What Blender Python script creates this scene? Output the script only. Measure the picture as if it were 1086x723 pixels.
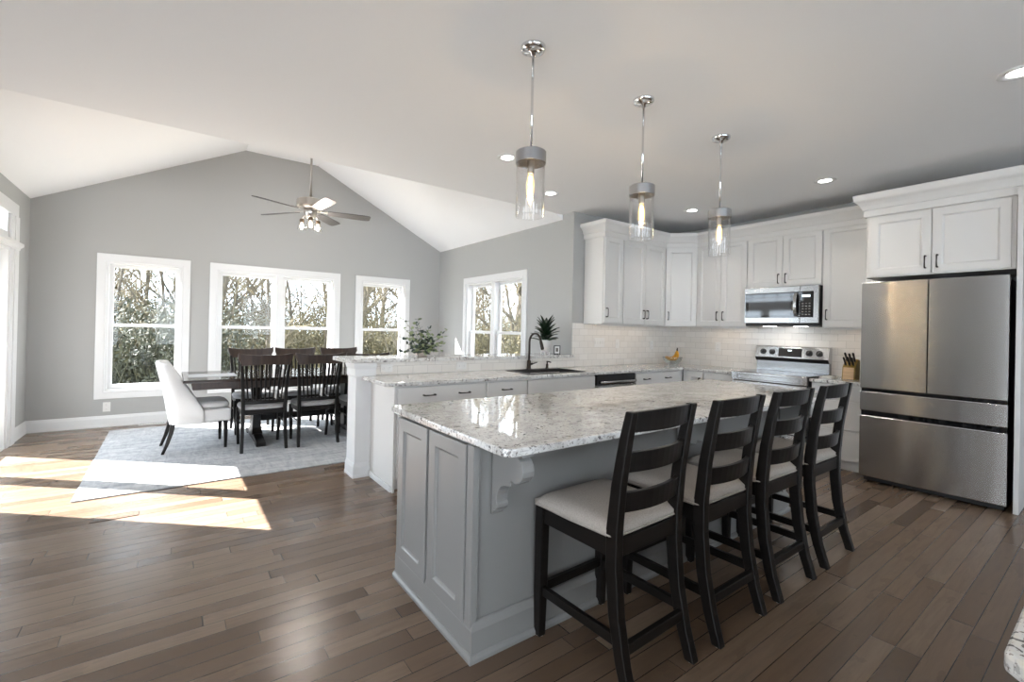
import bpy, bmesh, math, random
from mathutils import Vector, Matrix
random.seed(7)
PI = math.pi
S = bpy.context.scene
C = S.collection
for o in list(bpy.data.objects):
    bpy.data.objects.remove(o)

# ------------------------------------------------------------------ camera, sky, sun, fill lamps, exposure
cd = bpy.data.cameras.new('camera')
cam = bpy.data.objects.new('camera', cd)
C.objects.link(cam)
S.camera = cam
cd.sensor_width = 36.0
cd.lens = 483.45 * 36 / 1086
cd.shift_x = 11.67 / 1086
cd.shift_y = -13.77 / 1086
cd.clip_start = 0.02
cd.clip_end = 300
yaw, pit, rol = .6221, .0037, .0215
fw = Vector((math.sin(yaw) * math.cos(pit), math.cos(yaw) * math.cos(pit), math.sin(pit)))
rt = Vector((math.cos(yaw), -math.sin(yaw), 0))
up = rt.cross(fw)
r2 = rt * math.cos(rol) + up * math.sin(rol)
u2 = -rt * math.sin(rol) + up * math.cos(rol)
m = Matrix((r2, u2, -fw)).transposed().to_4x4()
m.translation = Vector((0, 0, 1.3))
cam.matrix_world = m

S.view_settings.view_transform = 'Standard'
S.view_settings.look = 'None'
S.view_settings.gamma = 1
S.view_settings.exposure = 0.2
S.view_settings.use_curve_mapping = False
S.cycles.transparent_max_bounces = 24

W = bpy.data.worlds.new('sky')
S.world = W
W.use_nodes = True
bg = W.node_tree.nodes['Background']
bg.inputs[0].default_value = (.76, .88, 1.0, 1)
bg.inputs[1].default_value = 8.5

ELEV = math.radians(36.6)
sun_dir = Vector((.757 * math.cos(ELEV), -.653 * math.cos(ELEV), -math.sin(ELEV)))
sl = bpy.data.lights.new('sun', 'SUN')
sl.energy = 51
sl.angle = .006
sl.color = (1, .98, .95)
so = bpy.data.objects.new('sun', sl)
C.objects.link(so)
so.rotation_euler = sun_dir.to_track_quat('-Z', 'Y').to_euler()


def area(name, loc, direction, sx, sy, power, col=(1, 1, 1)):
    l = bpy.data.lights.new(name, 'AREA')
    l.shape = 'RECTANGLE'
    l.size, l.size_y, l.energy, l.color = sx, sy, power, col
    o = bpy.data.objects.new(name, l)
    C.objects.link(o)
    o.location = loc
    o.rotation_euler = Vector(direction).to_track_quat('-Z', 'Y').to_euler()
    return o


# fill lamps added out of view, in openings behind and left of the camera
for wx in (-2.3, .3, 2.9):
    area('window_daylight', (wx, -4.62, 1.45), (0, 1, 0), 1.7, 1.9, 5, (1, .98, .95))
area('window_daylight', (-4.12, -.45, 1.4), (1, 0, 0), 1.5, 2.0, 55, (.97, .98, 1))


# ------------------------------------------------------------------ materials
def nm(name):
    mt = bpy.data.materials.new(name)
    mt.use_nodes = True
    return mt, mt.node_tree, mt.node_tree.nodes['Principled BSDF']


def mat(name, col, rough=.5, metal=0.0, spec=.5, var=0.0, vscale=(8, 8, 8), bump=0.0, bscale=60.0, aniso=0, sheen=0):
    mt, t, p = nm(name)
    p.inputs['Base Color'].default_value = (*col, 1)
    p.inputs['Roughness'].default_value = rough
    p.inputs['Metallic'].default_value = metal
    p.inputs['Specular IOR Level'].default_value = spec
    if aniso:
        p.inputs['Anisotropic'].default_value = aniso
        p.inputs['Anisotropic Rotation'].default_value = .25
    if sheen:
        p.inputs['Sheen Weight'].default_value = sheen
    if var or bump:
        tc = t.nodes.new('ShaderNodeTexCoord')
        mp = t.nodes.new('ShaderNodeMapping')
        mp.inputs['Scale'].default_value = vscale
        t.links.new(tc.outputs['Object'], mp.inputs[0])
    if var:
        n = t.nodes.new('ShaderNodeTexNoise')
        n.inputs['Scale'].default_value = 1
        n.inputs['Detail'].default_value = 4
        t.links.new(mp.outputs[0], n.inputs['Vector'])
        r = t.nodes.new('ShaderNodeValToRGB')
        r.color_ramp.elements[0].position = .3
        r.color_ramp.elements[1].position = .7
        r.color_ramp.elements[0].color = (*[max(0, c * (1 - var)) for c in col], 1)
        r.color_ramp.elements[1].color = (*[min(1, c * (1 + var)) for c in col], 1)
        t.links.new(n.outputs['Fac'], r.inputs[0])
        t.links.new(r.outputs[0], p.inputs['Base Color'])
    if bump:
        n2 = t.nodes.new('ShaderNodeTexNoise')
        n2.inputs['Scale'].default_value = bscale
        n2.inputs['Detail'].default_value = 3
        t.links.new((mp if var else tc).outputs[0 if var else 3], n2.inputs['Vector'])
        b = t.nodes.new('ShaderNodeBump')
        b.inputs['Strength'].default_value = bump
        b.inputs['Distance'].default_value = .002
        t.links.new(n2.outputs['Fac'], b.inputs['Height'])
        t.links.new(b.outputs[0], p.inputs['Normal'])
    return mt


def emit(name, col, strength):
    mt, t, p = nm(name)
    p.inputs['Base Color'].default_value = (*col, 1)
    p.inputs['Emission Color'].default_value = (*col, 1)
    p.inputs['Emission Strength'].default_value = strength
    return mt


def glass(name, tint=(1, 1, 1), refl=.06, seeds=0.0, edge=4.0):
    mt = bpy.data.materials.new(name)
    mt.use_nodes = True
    t = mt.node_tree
    t.nodes.remove(t.nodes['Principled BSDF'])
    out = t.nodes['Material Output']
    tr = t.nodes.new('ShaderNodeBsdfTransparent')
    tr.inputs[0].default_value = (*tint, 1)
    gl = t.nodes.new('ShaderNodeBsdfGlossy')
    gl.inputs['Roughness'].default_value = .02
    mx = t.nodes.new('ShaderNodeMixShader')
    lw = t.nodes.new('ShaderNodeLayerWeight')
    lw.inputs['Blend'].default_value = .5
    pw = t.nodes.new('ShaderNodeMath')
    pw.operation = 'POWER'
    pw.inputs[1].default_value = edge
    t.links.new(lw.outputs['Facing'], pw.inputs[0])
    ma = t.nodes.new('ShaderNodeMath')
    ma.operation = 'MULTIPLY_ADD'
    ma.inputs[1].default_value = .6
    ma.inputs[2].default_value = refl
    t.links.new(pw.outputs[0], ma.inputs[0])
    fac = ma.outputs[0]
    if seeds:
        tc = t.nodes.new('ShaderNodeTexCoord')
        v = t.nodes.new('ShaderNodeTexVoronoi')
        v.inputs['Scale'].default_value = 95
        t.links.new(tc.outputs['Object'], v.inputs['Vector'])
        lt = t.nodes.new('ShaderNodeMath')
        lt.operation = 'LESS_THAN'
        lt.inputs[1].default_value = .22
        t.links.new(v.outputs['Distance'], lt.inputs[0])
        m2 = t.nodes.new('ShaderNodeMath')
        m2.operation = 'MULTIPLY_ADD'
        m2.inputs[1].default_value = seeds
        t.links.new(lt.outputs[0], m2.inputs[0])
        t.links.new(fac, m2.inputs[2])
        fac = m2.outputs[0]
    t.links.new(fac, mx.inputs[0])
    t.links.new(tr.outputs[0], mx.inputs[1])
    t.links.new(gl.outputs[0], mx.inputs[2])
    t.links.new(mx.outputs[0], out.inputs[0])
    return mt


class NT:
    """small expression helper for node maths"""
    def __init__(s, t):
        s.t = t

    def m(s, op, a, b=None, c=None):
        n = s.t.nodes.new('ShaderNodeMath')
        n.operation = op
        for i, v in enumerate((a, b, c)):
            if v is None:
                continue
            if isinstance(v, (int, float)):
                n.inputs[i].default_value = v
            else:
                s.t.links.new(v, n.inputs[i])
        return n.outputs[0]

    def comb(s, x, y, z):
        n = s.t.nodes.new('ShaderNodeCombineXYZ')
        for i, v in enumerate((x, y, z)):
            if isinstance(v, (int, float)):
                n.inputs[i].default_value = v
            else:
                s.t.links.new(v, n.inputs[i])
        return n.outputs[0]

    def sep(s):
        tc = s.t.nodes.new('ShaderNodeTexCoord')
        n = s.t.nodes.new('ShaderNodeSeparateXYZ')
        s.t.links.new(tc.outputs['Object'], n.inputs[0])
        return n.outputs[0], n.outputs[1], n.outputs[2], tc.outputs['Object']

    def white(s, v):
        n = s.t.nodes.new('ShaderNodeTexWhiteNoise')
        n.noise_dimensions = '3D'
        s.t.links.new(v, n.inputs['Vector'])
        return n.outputs['Value']

    def noise(s, v, scale, detail=4, rough=.5, dist=0):
        n = s.t.nodes.new('ShaderNodeTexNoise')
        n.inputs['Scale'].default_value = scale
        n.inputs['Detail'].default_value = detail
        n.inputs['Roughness'].default_value = rough
        n.inputs['Distortion'].default_value = dist
        s.t.links.new(v, n.inputs['Vector'])
        return n.outputs['Fac']

    def ramp(s, f, stops):
        n = s.t.nodes.new('ShaderNodeValToRGB')
        e = n.color_ramp.elements
        while len(e) < len(stops):
            e.new(.5)
        for i, (p, c) in enumerate(stops):
            e[i].position = p
            e[i].color = (*c, 1)
        s.t.links.new(f, n.inputs[0])
        return n.outputs[0]

    def mix(s, f, a, b, mode='MIX'):
        n = s.t.nodes.new('ShaderNodeMix')
        n.data_type = 'RGBA'
        n.blend_type = mode
        for k, v in ((0, f), (6, a), (7, b)):
            if isinstance(v, (int, float)):
                n.inputs[k].default_value = v
            elif isinstance(v, tuple):
                n.inputs[k].default_value = (*v, 1)
            else:
                s.t.links.new(v, n.inputs[k])
        return n.outputs[2]

    def bump(s, h, strength, dist, p):
        b = s.t.nodes.new('ShaderNodeBump')
        b.inputs['Strength'].default_value = strength
        b.inputs['Distance'].default_value = dist
        s.t.links.new(h, b.inputs['Height'])
        s.t.links.new(b.outputs[0], p.inputs['Normal'])


def floor_mat():
    mt, t, p = nm('hardwood_planks')
    n = NT(t)
    x, y, z, ob = n.sep()
    w, L = .083, 1.15
    yr = n.m('DIVIDE', y, w)
    row = n.m('FLOOR', yr)
    rnd = n.white(n.comb(row, 3.3, 0))
    xo = n.m('ADD', n.m('DIVIDE', x, L), n.m('MULTIPLY', rnd, 17.0))
    # uneven board lengths: warp the coordinate per row
    xo = n.m('ADD', xo, n.m('MULTIPLY', n.m('SINE', n.m('MULTIPLY_ADD', xo, 2.1, n.m('MULTIPLY', rnd, 40))), .22))
    col = n.m('FLOOR', xo)
    pid = n.white(n.comb(row, col, 1.7))
    fy = n.m('FRACT', yr)
    fx = n.m('FRACT', xo)
    ey = n.m('MULTIPLY', n.m('MINIMUM', fy, n.m('SUBTRACT', 1, fy)), w)
    ex = n.m('MULTIPLY', n.m('MINIMUM', fx, n.m('SUBTRACT', 1, fx)), L)
    e = n.m('MINIMUM', ey, ex)
    gap = n.m('LESS_THAN', e, .0016)
    gv = n.comb(n.m('MULTIPLY_ADD', x, 2.2, n.m('MULTIPLY', pid, 50)), n.m('MULTIPLY', y, 26), pid)
    grain = n.noise(gv, 1.6, 6, .6, .6)
    bl = n.noise(n.comb(n.m('MULTIPLY_ADD', x, 3.0, n.m('MULTIPLY', pid, 31)), n.m('MULTIPLY', y, 9), pid), 1.4, 3, .5, .4)
    base = n.ramp(pid, [(0, (.112, .073, .048)), (.5, (.176, .119, .080)), (1, (.245, .175, .122))])
    c = n.mix(n.m('MULTIPLY', n.m('SUBTRACT', .62, grain), 1.5), base, (.115, .078, .058))
    c = n.mix(n.m('MULTIPLY', n.m('GREATER_THAN', bl, .62), .25), c, (.09, .062, .047))
    c = n.mix(gap, c, (.025, .016, .012))
    t.links.new(c, p.inputs['Base Color'])
    r = n.m('MULTIPLY_ADD', pid, .06, .23)
    t.links.new(r, p.inputs['Roughness'])
    p.inputs['Specular IOR Level'].default_value = .5
    h = n.m('SUBTRACT', n.m('MULTIPLY', grain, .10), gap)
    n.bump(h, .2, .0015, p)
    return mt


def granite_mat(name='granite', warm=0.0):
    mt, t, p = nm(name)
    n = NT(t)
    x, y, z, ob = n.sep()
    a = n.noise(ob, 7, 6, .65, .8)
    st = n.noise(n.comb(n.m('MULTIPLY', x, 9), n.m('MULTIPLY', y, 26), n.m('MULTIPLY', z, 26)), 1, 5, .6, .7)
    b = n.noise(ob, 55, 4, .6)
    d = n.noise(ob, 110, 2, .5)
    sp = n.noise(n.comb(n.m('MULTIPLY', x, 45), n.m('MULTIPLY', y, 90), n.m('MULTIPLY', z, 60)), 1, 3, .6, .4)
    base = n.ramp(a, [(.3, (.52, .50, .48)), (.5, (.70, .69, .67)), (.7, (.80 + warm * .05, .79, .76 - warm * .12))])
    c = n.mix(n.m('MULTIPLY', n.m('GREATER_THAN', st, .60), .45), base, (.30, .285, .27))
    c = n.mix(n.m('MULTIPLY', n.m('GREATER_THAN', b, .615), .85), c, (.10, .09, .085))
    fl = n.noise(ob, 34, 3, .55, .5)
    c = n.mix(n.m('MULTIPLY', n.m('GREATER_THAN', fl, .635), .85), c, (.075, .068, .065))
    c = n.mix(n.m('MULTIPLY', n.m('GREATER_THAN', d, .665), .7), c, (.22, .17, .14))
    c = n.mix(n.m('MULTIPLY', n.m('GREATER_THAN', sp, .60), .5), c, (.26, .245, .24))
    t.links.new(c, p.inputs['Base Color'])
    p.inputs['Roughness'].default_value = .03
    p.inputs['Specular IOR Level'].default_value = .85
    return mt


def tile_mat(name, axis):
    mt, t, p = nm(name)
    n = NT(t)
    x, y, z, ob = n.sep()
    h = x if axis == 'x' else y
    w, hh = .152, .0765
    zr = n.m('DIVIDE', n.m('SUBTRACT', z, .872), hh)
    row = n.m('FLOOR', zr)
    off = n.m('MULTIPLY', n.m('MODULO', n.m('ADD', row, 40), 2), .5)
    xr = n.m('ADD', n.m('DIVIDE', h, w), off)
    fx = n.m('FRACT', n.m('ADD', xr, 100))
    fz = n.m('FRACT', n.m('ADD', zr, 100))
    ex = n.m('MULTIPLY', n.m('MINIMUM', fx, n.m('SUBTRACT', 1, fx)), w)
    ez = n.m('MULTIPLY', n.m('MINIMUM', fz, n.m('SUBTRACT', 1, fz)), hh)
    e = n.m('MINIMUM', ex, ez)
    g = n.m('LESS_THAN', e, .0016)
    pid = n.white(n.comb(n.m('FLOOR', n.m('ADD', xr, 100)), row, .3))
    base = n.ramp(pid, [(0, (.74, .705, .66)), (1, (.80, .77, .73))])
    c = n.mix(g, base, (.56, .53, .50))
    t.links.new(c, p.inputs['Base Color'])
    p.inputs['Roughness'].default_value = .16
    n.bump(n.m('MINIMUM', e, .004), .5, .6, p)
    return mt


def rug_mat():
    mt, t, p = nm('rug_weave')
    n = NT(t)
    x, y, z, ob = n.sep()
    a = n.noise(n.comb(n.m('MULTIPLY', x, 3), n.m('MULTIPLY', y, 16), 0), 1, 6, .7, 1.2)
    b = n.noise(n.comb(n.m('MULTIPLY', x, 22), n.m('MULTIPLY', y, 5), 0), 1, 5, .7, .8)
    f = n.m('MULTIPLY_ADD', a, .6, n.m('MULTIPLY', b, .4))
    c = n.ramp(f, [(.36, (.27, .275, .29)), (.5, (.43, .432, .44)), (.62, (.56, .555, .55))])
    t.links.new(c, p.inputs['Base Color'])
    p.inputs['Roughness'].default_value = .95
    p.inputs['Specular IOR Level'].default_value = .1
    n.bump(n.noise(ob, 260, 2), .4, .004, p)
    return mt


def leafy(name, c0, c1, rough=.6, tr=.25):
    mt, t, p = nm(name)
    n = NT(t)
    x, y, z, ob = n.sep()
    f = n.noise(ob, 3.5, 3)
    c = n.ramp(f, [(.3, c0), (.7, c1)])
    t.links.new(c, p.inputs['Base Color'])
    p.inputs['Roughness'].default_value = rough
    return mt


M = {}
M['wall'] = mat('grey_wall_paint', (.42, .42, .41), .85, bump=.05, bscale=180, spec=.2)
M['ceiling'] = mat('white_ceiling_paint', (.86, .86, .86), .9, bump=.05, bscale=150, spec=.2)
M['trim'] = mat('white_trim_paint', (.74, .74, .74), .38)
M['cab'] = mat('pale_grey_cabinet_paint', (.70, .685, .665), .38)
M['cabin'] = mat('dark_cabinet_gap', (.06, .06, .06), .8)
M['island'] = mat('grey_island_paint', (.25, .246, .24), .33)
M['floor'] = floor_mat()
M['granite'] = granite_mat()
M['granite2'] = granite_mat('warm_granite', 1.0)  # same granite with warmer light painted into its pale tone
M['tilex'] = tile_mat('subway_tile_x', 'x')
M['tiley'] = tile_mat('subway_tile_y', 'y')
M['rug'] = rug_mat()
M['espresso'] = mat('espresso_wood', (.008, .0065, .0058), .36, spec=.25, var=.35, vscale=(4, 4, 30))
M['walnut'] = mat('dark_walnut_wood', (.036, .021, .015), .3, var=.4, vscale=(30, 4, 4))
M['tabletop'] = mat('polished_dark_table_wood', (.030, .021, .018), .12, var=.4, vscale=(3, 30, 3))
M['linen'] = mat('oatmeal_linen', (.43, .39, .35), .92, var=.14, vscale=(220, 220, 220), bump=.5, bscale=3, spec=.15)
M['greyseat'] = mat('grey_seat_fabric', (.38, .37, .37), .9, var=.08, vscale=(150, 150, 150), spec=.15)
M['whitefab'] = mat('white_upholstery', (.66, .65, .64), .9, var=.05, vscale=(160, 160, 160), spec=.15, sheen=.2)
M['steel'] = mat('brushed_stainless', (.58, .58, .58), .26, 1.0, aniso=1.0)
M['steel2'] = mat('polished_stainless', (.43, .43, .43), .26, 1.0)
M['chrome'] = mat('chrome', (.72, .72, .73), .08, 1.0)
M['nickel'] = mat('brushed_nickel', (.48, .45, .42), .3, 1.0)
M['capmetal'] = mat('brushed_grey_metal', (.40, .40, .41), .33, 1.0)
M['brass'] = mat('aged_brass_socket', (.20, .15, .11), .35, 1.0)
M['bronze'] = mat('dark_bronze', (.055, .045, .04), .35, .85)
M['black'] = mat('black_plastic', (.012, .012, .013), .35)
M['blackglass'] = mat('black_glass', (.008, .008, .009), .04, spec=.7)
M['ovenglass'] = mat('smoked_glass_window', (.05, .052, .056), .05, spec=.8)
M['darkside'] = mat('dark_appliance_side', (.02, .02, .02), .5)
M['plate'] = mat('white_plastic_plate', (.74, .73, .71), .35)
M['slot'] = mat('plate_slot', (.25, .25, .25), .6)
M['glass'] = glass('window_glass', (1, 1, 1), .012)
M['seeded'] = glass('seeded_clear_glass', (1, 1, 1), .03, .16, 2.2)
M['bowl'] = glass('clear_bowl_glass', (.93, .95, .95), .12)
M['bulb'] = emit('warm_filament', (1, .72, .38), 150)
M['bulbglow'] = bpy.data.materials.new('glowing_amber_bulb')
M['bulbglow'].use_nodes = True
_t = M['bulbglow'].node_tree
_t.nodes.remove(_t.nodes['Principled BSDF'])
_e = _t.nodes.new('ShaderNodeEmission')
_e.inputs[0].default_value = (1, .66, .28, 1)
_e.inputs[1].default_value = 3.0
_x = _t.nodes.new('ShaderNodeMixShader')
_x.inputs[0].default_value = .3
_t.links.new(_t.nodes.new('ShaderNodeBsdfTransparent').outputs[0], _x.inputs[1])
_t.links.new(_e.outputs[0], _x.inputs[2])
_t.links.new(_x.outputs[0], _t.nodes['Material Output'].inputs[0])
M['canlens'] = emit('recessed_lamp_lens', (1, .96, .9), 14)
M['led'] = emit('warm_led_strip', (1, .78, .55), 9)
M['display'] = emit('lit_display', (.75, .85, .9), 1.2)
M['blade'] = mat('weathered_grey_blade', (.075, .07, .068), .5, var=.2, vscale=(6, 40, 6))
M['blade2'] = mat('pale_wood_blade', (.33, .27, .245), .5, var=.15, vscale=(6, 40, 6))  # paler copy for one blade, its lit underside put into the colour
M['pot'] = mat('white_ceramic', (.62, .61, .60), .35)
M['potbeige'] = mat('beige_ceramic', (.5, .43, .37), .5)
M['agave'] = leafy('dark_agave_leaf', (.006, .016, .008), (.012, .032, .013), .35)
M['euca'] = leafy('mixed_green_leaf', (.10, .14, .08), (.36, .42, .22), .55)
M['eucadark'] = leafy('dark_green_leaf', (.014, .028, .024), (.07, .10, .07), .5)
M['stem'] = mat('green_stem', (.16, .18, .09), .7)
M['banana'] = mat('banana_skin', (.72, .36, .03), .5, var=.2, vscale=(20, 20, 20))
M['bananatip'] = mat('banana_stem_brown', (.04, .025, .015), .7)
M['blockwood'] = mat('golden_block_wood', (.30, .19, .04), .5, var=.2, vscale=(8, 8, 40))
M['blockface'] = mat('light_block_wood', (.62, .42, .24), .5, var=.15, vscale=(8, 8, 40))
M['paper'] = mat('white_paper', (.75, .75, .74), .8)
M['photo'] = mat('dark_photo_print', (.12, .11, .10), .4, var=.6, vscale=(40, 40, 40))
M['bark'] = mat('grey_brown_bark', (.062, .052, .038), .95, var=.4, vscale=(12, 12, 4))
M['twig'] = mat('tan_twig', (.115, .095, .058), .95, var=.4, vscale=(3, 3, 3))
M['brush'] = leafy('olive_brush_leaf', (.017, .017, .008), (.115, .092, .034), .8)
M['evergreen'] = leafy('dark_evergreen_leaf', (.009, .011, .006), (.036, .038, .016), .8)
M['ground'] = mat('leaf_litter', (.19, .16, .09), .95, var=.45, vscale=(2, 2, 2))


# ------------------------------------------------------------------ mesh helpers
def BM():
    return bmesh.new()


def box(bm, a, b):
    x0, y0, z0 = a
    x1, y1, z1 = b
    v = [bm.verts.new(p) for p in ((x0, y0, z0), (x1, y0, z0), (x1, y1, z0), (x0, y1, z0), (x0, y0, z1), (x1, y0, z1), (x1, y1, z1), (x0, y1, z1))]
    fs = [bm.faces.new([v[i] for i in q]) for q in ((0, 3, 2, 1), (4, 5, 6, 7), (0, 1, 5, 4), (1, 2, 6, 5), (2, 3, 7, 6), (3, 0, 4, 7))]
    return fs


def loft(bm, rings, closed=True, cap=True):
    vs = [[bm.verts.new(p) for p in r] for r in rings]
    n = len(vs[0])
    for i in range(len(vs) - 1):
        for j in range(n if closed else n - 1):
            k = (j + 1) % n
            bm.faces.new((vs[i][j], vs[i][k], vs[i + 1][k], vs[i + 1][j]))
    if cap and closed:
        bm.faces.new(list(reversed(vs[0])))
        bm.faces.new(vs[-1])
    return vs


def tube(bm, pts, rad, n=8, cap=True):
    pts = [Vector(p) for p in pts]
    if not isinstance(rad, (list, tuple)):
        rad = [rad] * len(pts)
    rings = []
    nrm = None
    for i, p in enumerate(pts):
        d = (pts[min(i + 1, len(pts) - 1)] - pts[max(i - 1, 0)]).normalized()
        if nrm is None:
            nrm = d.orthogonal().normalized()
        nrm = (nrm - d * nrm.dot(d)).normalized()
        b = d.cross(nrm)
        rings.append([p + (nrm * math.cos(2 * PI * k / n) + b * math.sin(2 * PI * k / n)) * rad[i] for k in range(n)])
    loft(bm, rings, True, cap)


def lathe(bm, prof, c=(0, 0, 0), n=24, axis='z', cap=False):
    """prof: (radius, height) pairs, revolved about an axis through c"""
    rings = []
    for r, h in prof:
        ring = []
        for k in range(n):
            a = 2 * PI * k / n
            if axis == 'z':
                q = (c[0] + r * math.cos(a), c[1] + r * math.sin(a), c[2] + h)
            elif axis == 'y':
                q = (c[0] + r * math.cos(a), c[1] + h, c[2] + r * math.sin(a))
            else:
                q = (c[0] + h, c[1] + r * math.cos(a), c[2] + r * math.sin(a))
            ring.append(q)
        rings.append(ring)
    loft(bm, rings, True, cap)


def bars(bm, secs):
    """loft of horizontal rectangles: (x, y, z, wx, wy)"""
    loft(bm, [[(x - a / 2, y - b / 2, z), (x + a / 2, y - b / 2, z), (x + a / 2, y + b / 2, z), (x - a / 2, y + b / 2, z)] for x, y, z, a, b in secs])


def prism(bm, loops, f, ext):
    """filled polygon with holes; f maps (u, v) to a point; ext is the extrusion vector"""
    es = []
    for lp in loops:
        v = [bm.verts.new(f(*p)) for p in lp]
        es += [bm.edges.new((v[i], v[(i + 1) % len(v)])) for i in range(len(v))]
    r = bmesh.ops.triangle_fill(bm, use_beauty=True, use_dissolve=True, edges=es)
    fs = [g for g in r['geom'] if isinstance(g, bmesh.types.BMFace)]
    x = bmesh.ops.extrude_face_region(bm, geom=fs)
    bmesh.ops.translate(bm, verts=[g for g in x['geom'] if isinstance(g, bmesh.types.BMVert)], vec=Vector(ext))


def ring(bm, x0, x1, z0, z1, w, y0, y1, wb=None, wt=None):
    """rectangular frame in the xz plane, from y0 to y1"""
    wb = w if wb is None else wb
    wt = w if wt is None else wt
    out = [(x0, z0), (x1, z0), (x1, z1), (x0, z1)]
    inn = [(x0 + w, z0 + wb), (x1 - w, z0 + wb), (x1 - w, z1 - wt), (x0 + w, z1 - wt)]
    A = [[bm.verts.new((p[0], y, p[1])) for p in l] for y in (y0, y1) for l in (out, inn)]
    o0, i0, o1, i1 = A
    for k in range(4):
        j = (k + 1) % 4
        bm.faces.new((o0[k], o0[j], i0[j], i0[k]))
        bm.faces.new((o1[j], o1[k], i1[k], i1[j]))
        bm.faces.new((o0[j], o0[k], o1[k], o1[j]))
        bm.faces.new((i0[k], i0[j], i1[j], i1[k]))


def mold(bm, path, prof, side=1, closed=False):
    """sweep a profile (out, z) along a 2-D path with mitred corners"""
    P = [Vector(p) for p in path]
    rings = []
    for i, p in enumerate(P):
        ns = []
        if i > 0:
            d = (P[i] - P[i - 1]).normalized()
            ns.append(Vector((d.y, -d.x)) * side)
        if i < len(P) - 1:
            d = (P[i + 1] - P[i]).normalized()
            ns.append(Vector((d.y, -d.x)) * side)
        if len(ns) == 2:
            mvec = (ns[0] + ns[1]).normalized()
            mvec = mvec / max(.3, mvec.dot(ns[0]))
        else:
            mvec = ns[0]
        rings.append([(p.x + mvec.x * o, p.y + mvec.y * o, z) for o, z in prof])
    loft(bm, rings, True, True)


def obj(name, bm, mt, parent=None, smooth=False, bevel=0.0, seg=2, label=None, M4=None):
    if M4 is not None:
        bm.transform(M4)
    bmesh.ops.recalc_face_normals(bm, faces=bm.faces)
    me = bpy.data.meshes.new(name)
    bm.to_mesh(me)
    bm.free()
    for k in (mt if isinstance(mt, (list, tuple)) else [mt]):
        me.materials.append(k)
    if smooth:
        me.polygons.foreach_set('use_smooth', [True] * len(me.polygons))
    o = bpy.data.objects.new(name, me)
    C.objects.link(o)
    if parent is not None:
        o.parent = parent
    if bevel:
        b = o.modifiers.new('bevel', 'BEVEL')
        b.width = bevel
        b.segments = seg
        b.limit_method = 'ANGLE'
        b.angle_limit = math.radians(35)
    if smooth == 'auto':
        pass
    if label:
        o['label'] = label
    return o


def soft(o, lv=2):
    s = o.modifiers.new('subsurf', 'SUBSURF')
    s.levels = s.render_levels = lv
    return o


def thing(name, label, cat, loc=(0, 0, 0), rz=0, group=None):
    o = bpy.data.objects.new(name, None)
    o.empty_display_size = .1
    C.objects.link(o)
    o.location = loc
    o.rotation_euler = (0, 0, rz)
    o['label'] = label
    o['category'] = cat
    if group:
        o['group'] = group
    return o


def tag(o, label, cat, group=None, kind=None):
    o['label'] = label
    o['category'] = cat
    if group:
        o['group'] = group
    if kind:
        o['kind'] = kind
    return o


def struct(name, bm, mt, parent=None, bevel=0, smooth=False, label=None, cat=None):
    o = obj(name, bm, mt, parent, smooth, bevel)
    if parent is None:
        o['kind'] = 'structure'
        if label:
            o['label'] = label
            o['category'] = cat or name.split('_')[0]
    return o


def dup(root, loc, rz=0, label=None, group=None):
    def cp(o, par):
        c = o.copy()
        C.objects.link(c)
        if par is not None:
            c.parent = par
        for ch in [q for q in bpy.data.objects if q.parent is o]:
            cp(ch, c)
        return c
    r = cp(root, None)
    r.location = loc
    r.rotation_euler = (0, 0, rz)
    if label:
        r['label'] = label
    if group:
        r['group'] = group
    return r


# ------------------------------------------------------------------ room shell
XL, XR, YG, YC, KY, KX = -1.363, 3.907, 7.386, 4.18, 3.98, 5.903
EAVE, CEIL, APX0, APX1, APZ = 2.683, 2.748, .781, 1.763, 3.762
T = .15
WT, WB = 2.132, .344        # outer edges of the window casings
CW = .095                   # casing width

bm = BM()
box(bm, (-4.15, -4.65, -.15), (KX + .15, YG + T, 0))
struct('floor', bm, M['floor'], label='wide floor of brown hardwood planks', cat='floor')

bm = BM()
box(bm, (-4.15, -4.65, CEIL), (KX + .15, YC, CEIL + .15))
struct('ceiling', bm, M['ceiling'], label='flat white ceiling over the kitchen', cat='ceiling')

sl_ = (APZ - EAVE) / (APX0 - XL)
bm = BM()
lo = [(XL - .42, EAVE - .42 * sl_), (APX0, APZ), (APX1, APZ), (XR + .25, EAVE - .25 * (APZ - EAVE) / (XR - APX1))]
prism(bm, [lo + [(p[0], p[1] + .16) for p in reversed(lo)]], lambda u, v: (u, YC, v), (0, YG + T - YC, 0))
struct('ceiling', bm, M['ceiling'], label='vaulted white ceiling above the dining table', cat='ceiling')

gable = [(XL - .0, 0), (XR + .0, 0), (XR, EAVE), (APX1, APZ), (APX0, APZ), (XL, EAVE)]
holes = [(-.777, .167), (.385, 2.134), (2.379, 3.319)]


def rect(a, b, c, d):
    return [(a, c), (b, c), (b, d), (a, d)]


bm = BM()
prism(bm, [gable] + [rect(a + CW, b - CW, WB + CW, WT - CW) for a, b in holes], lambda u, v: (u, YG, v), (0, T, 0))
struct('wall_back', bm, M['wall'])

bm = BM()   # dining wall with window 4, seen over the bar
prism(bm, [rect(YC, YG + T, 0, EAVE + .06), rect(4.846 + CW, 6.516 - CW, WB + CW, WT - CW)], lambda u, v: (XR, u, v), (T, 0, 0))
struct('wall_right', bm, M['wall'])

DY0, DY1, DZ = 4.68, 6.60, 2.05
bm = BM()
prism(bm, [rect(YC, YG + T, 0, EAVE), rect(DY0, DY1, .001, DZ), rect(DY0, DY1, 2.12, 2.42)], lambda u, v: (XL, u, v), (-T, 0, 0))
struct('wall_left', bm, M['wall'])

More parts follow.
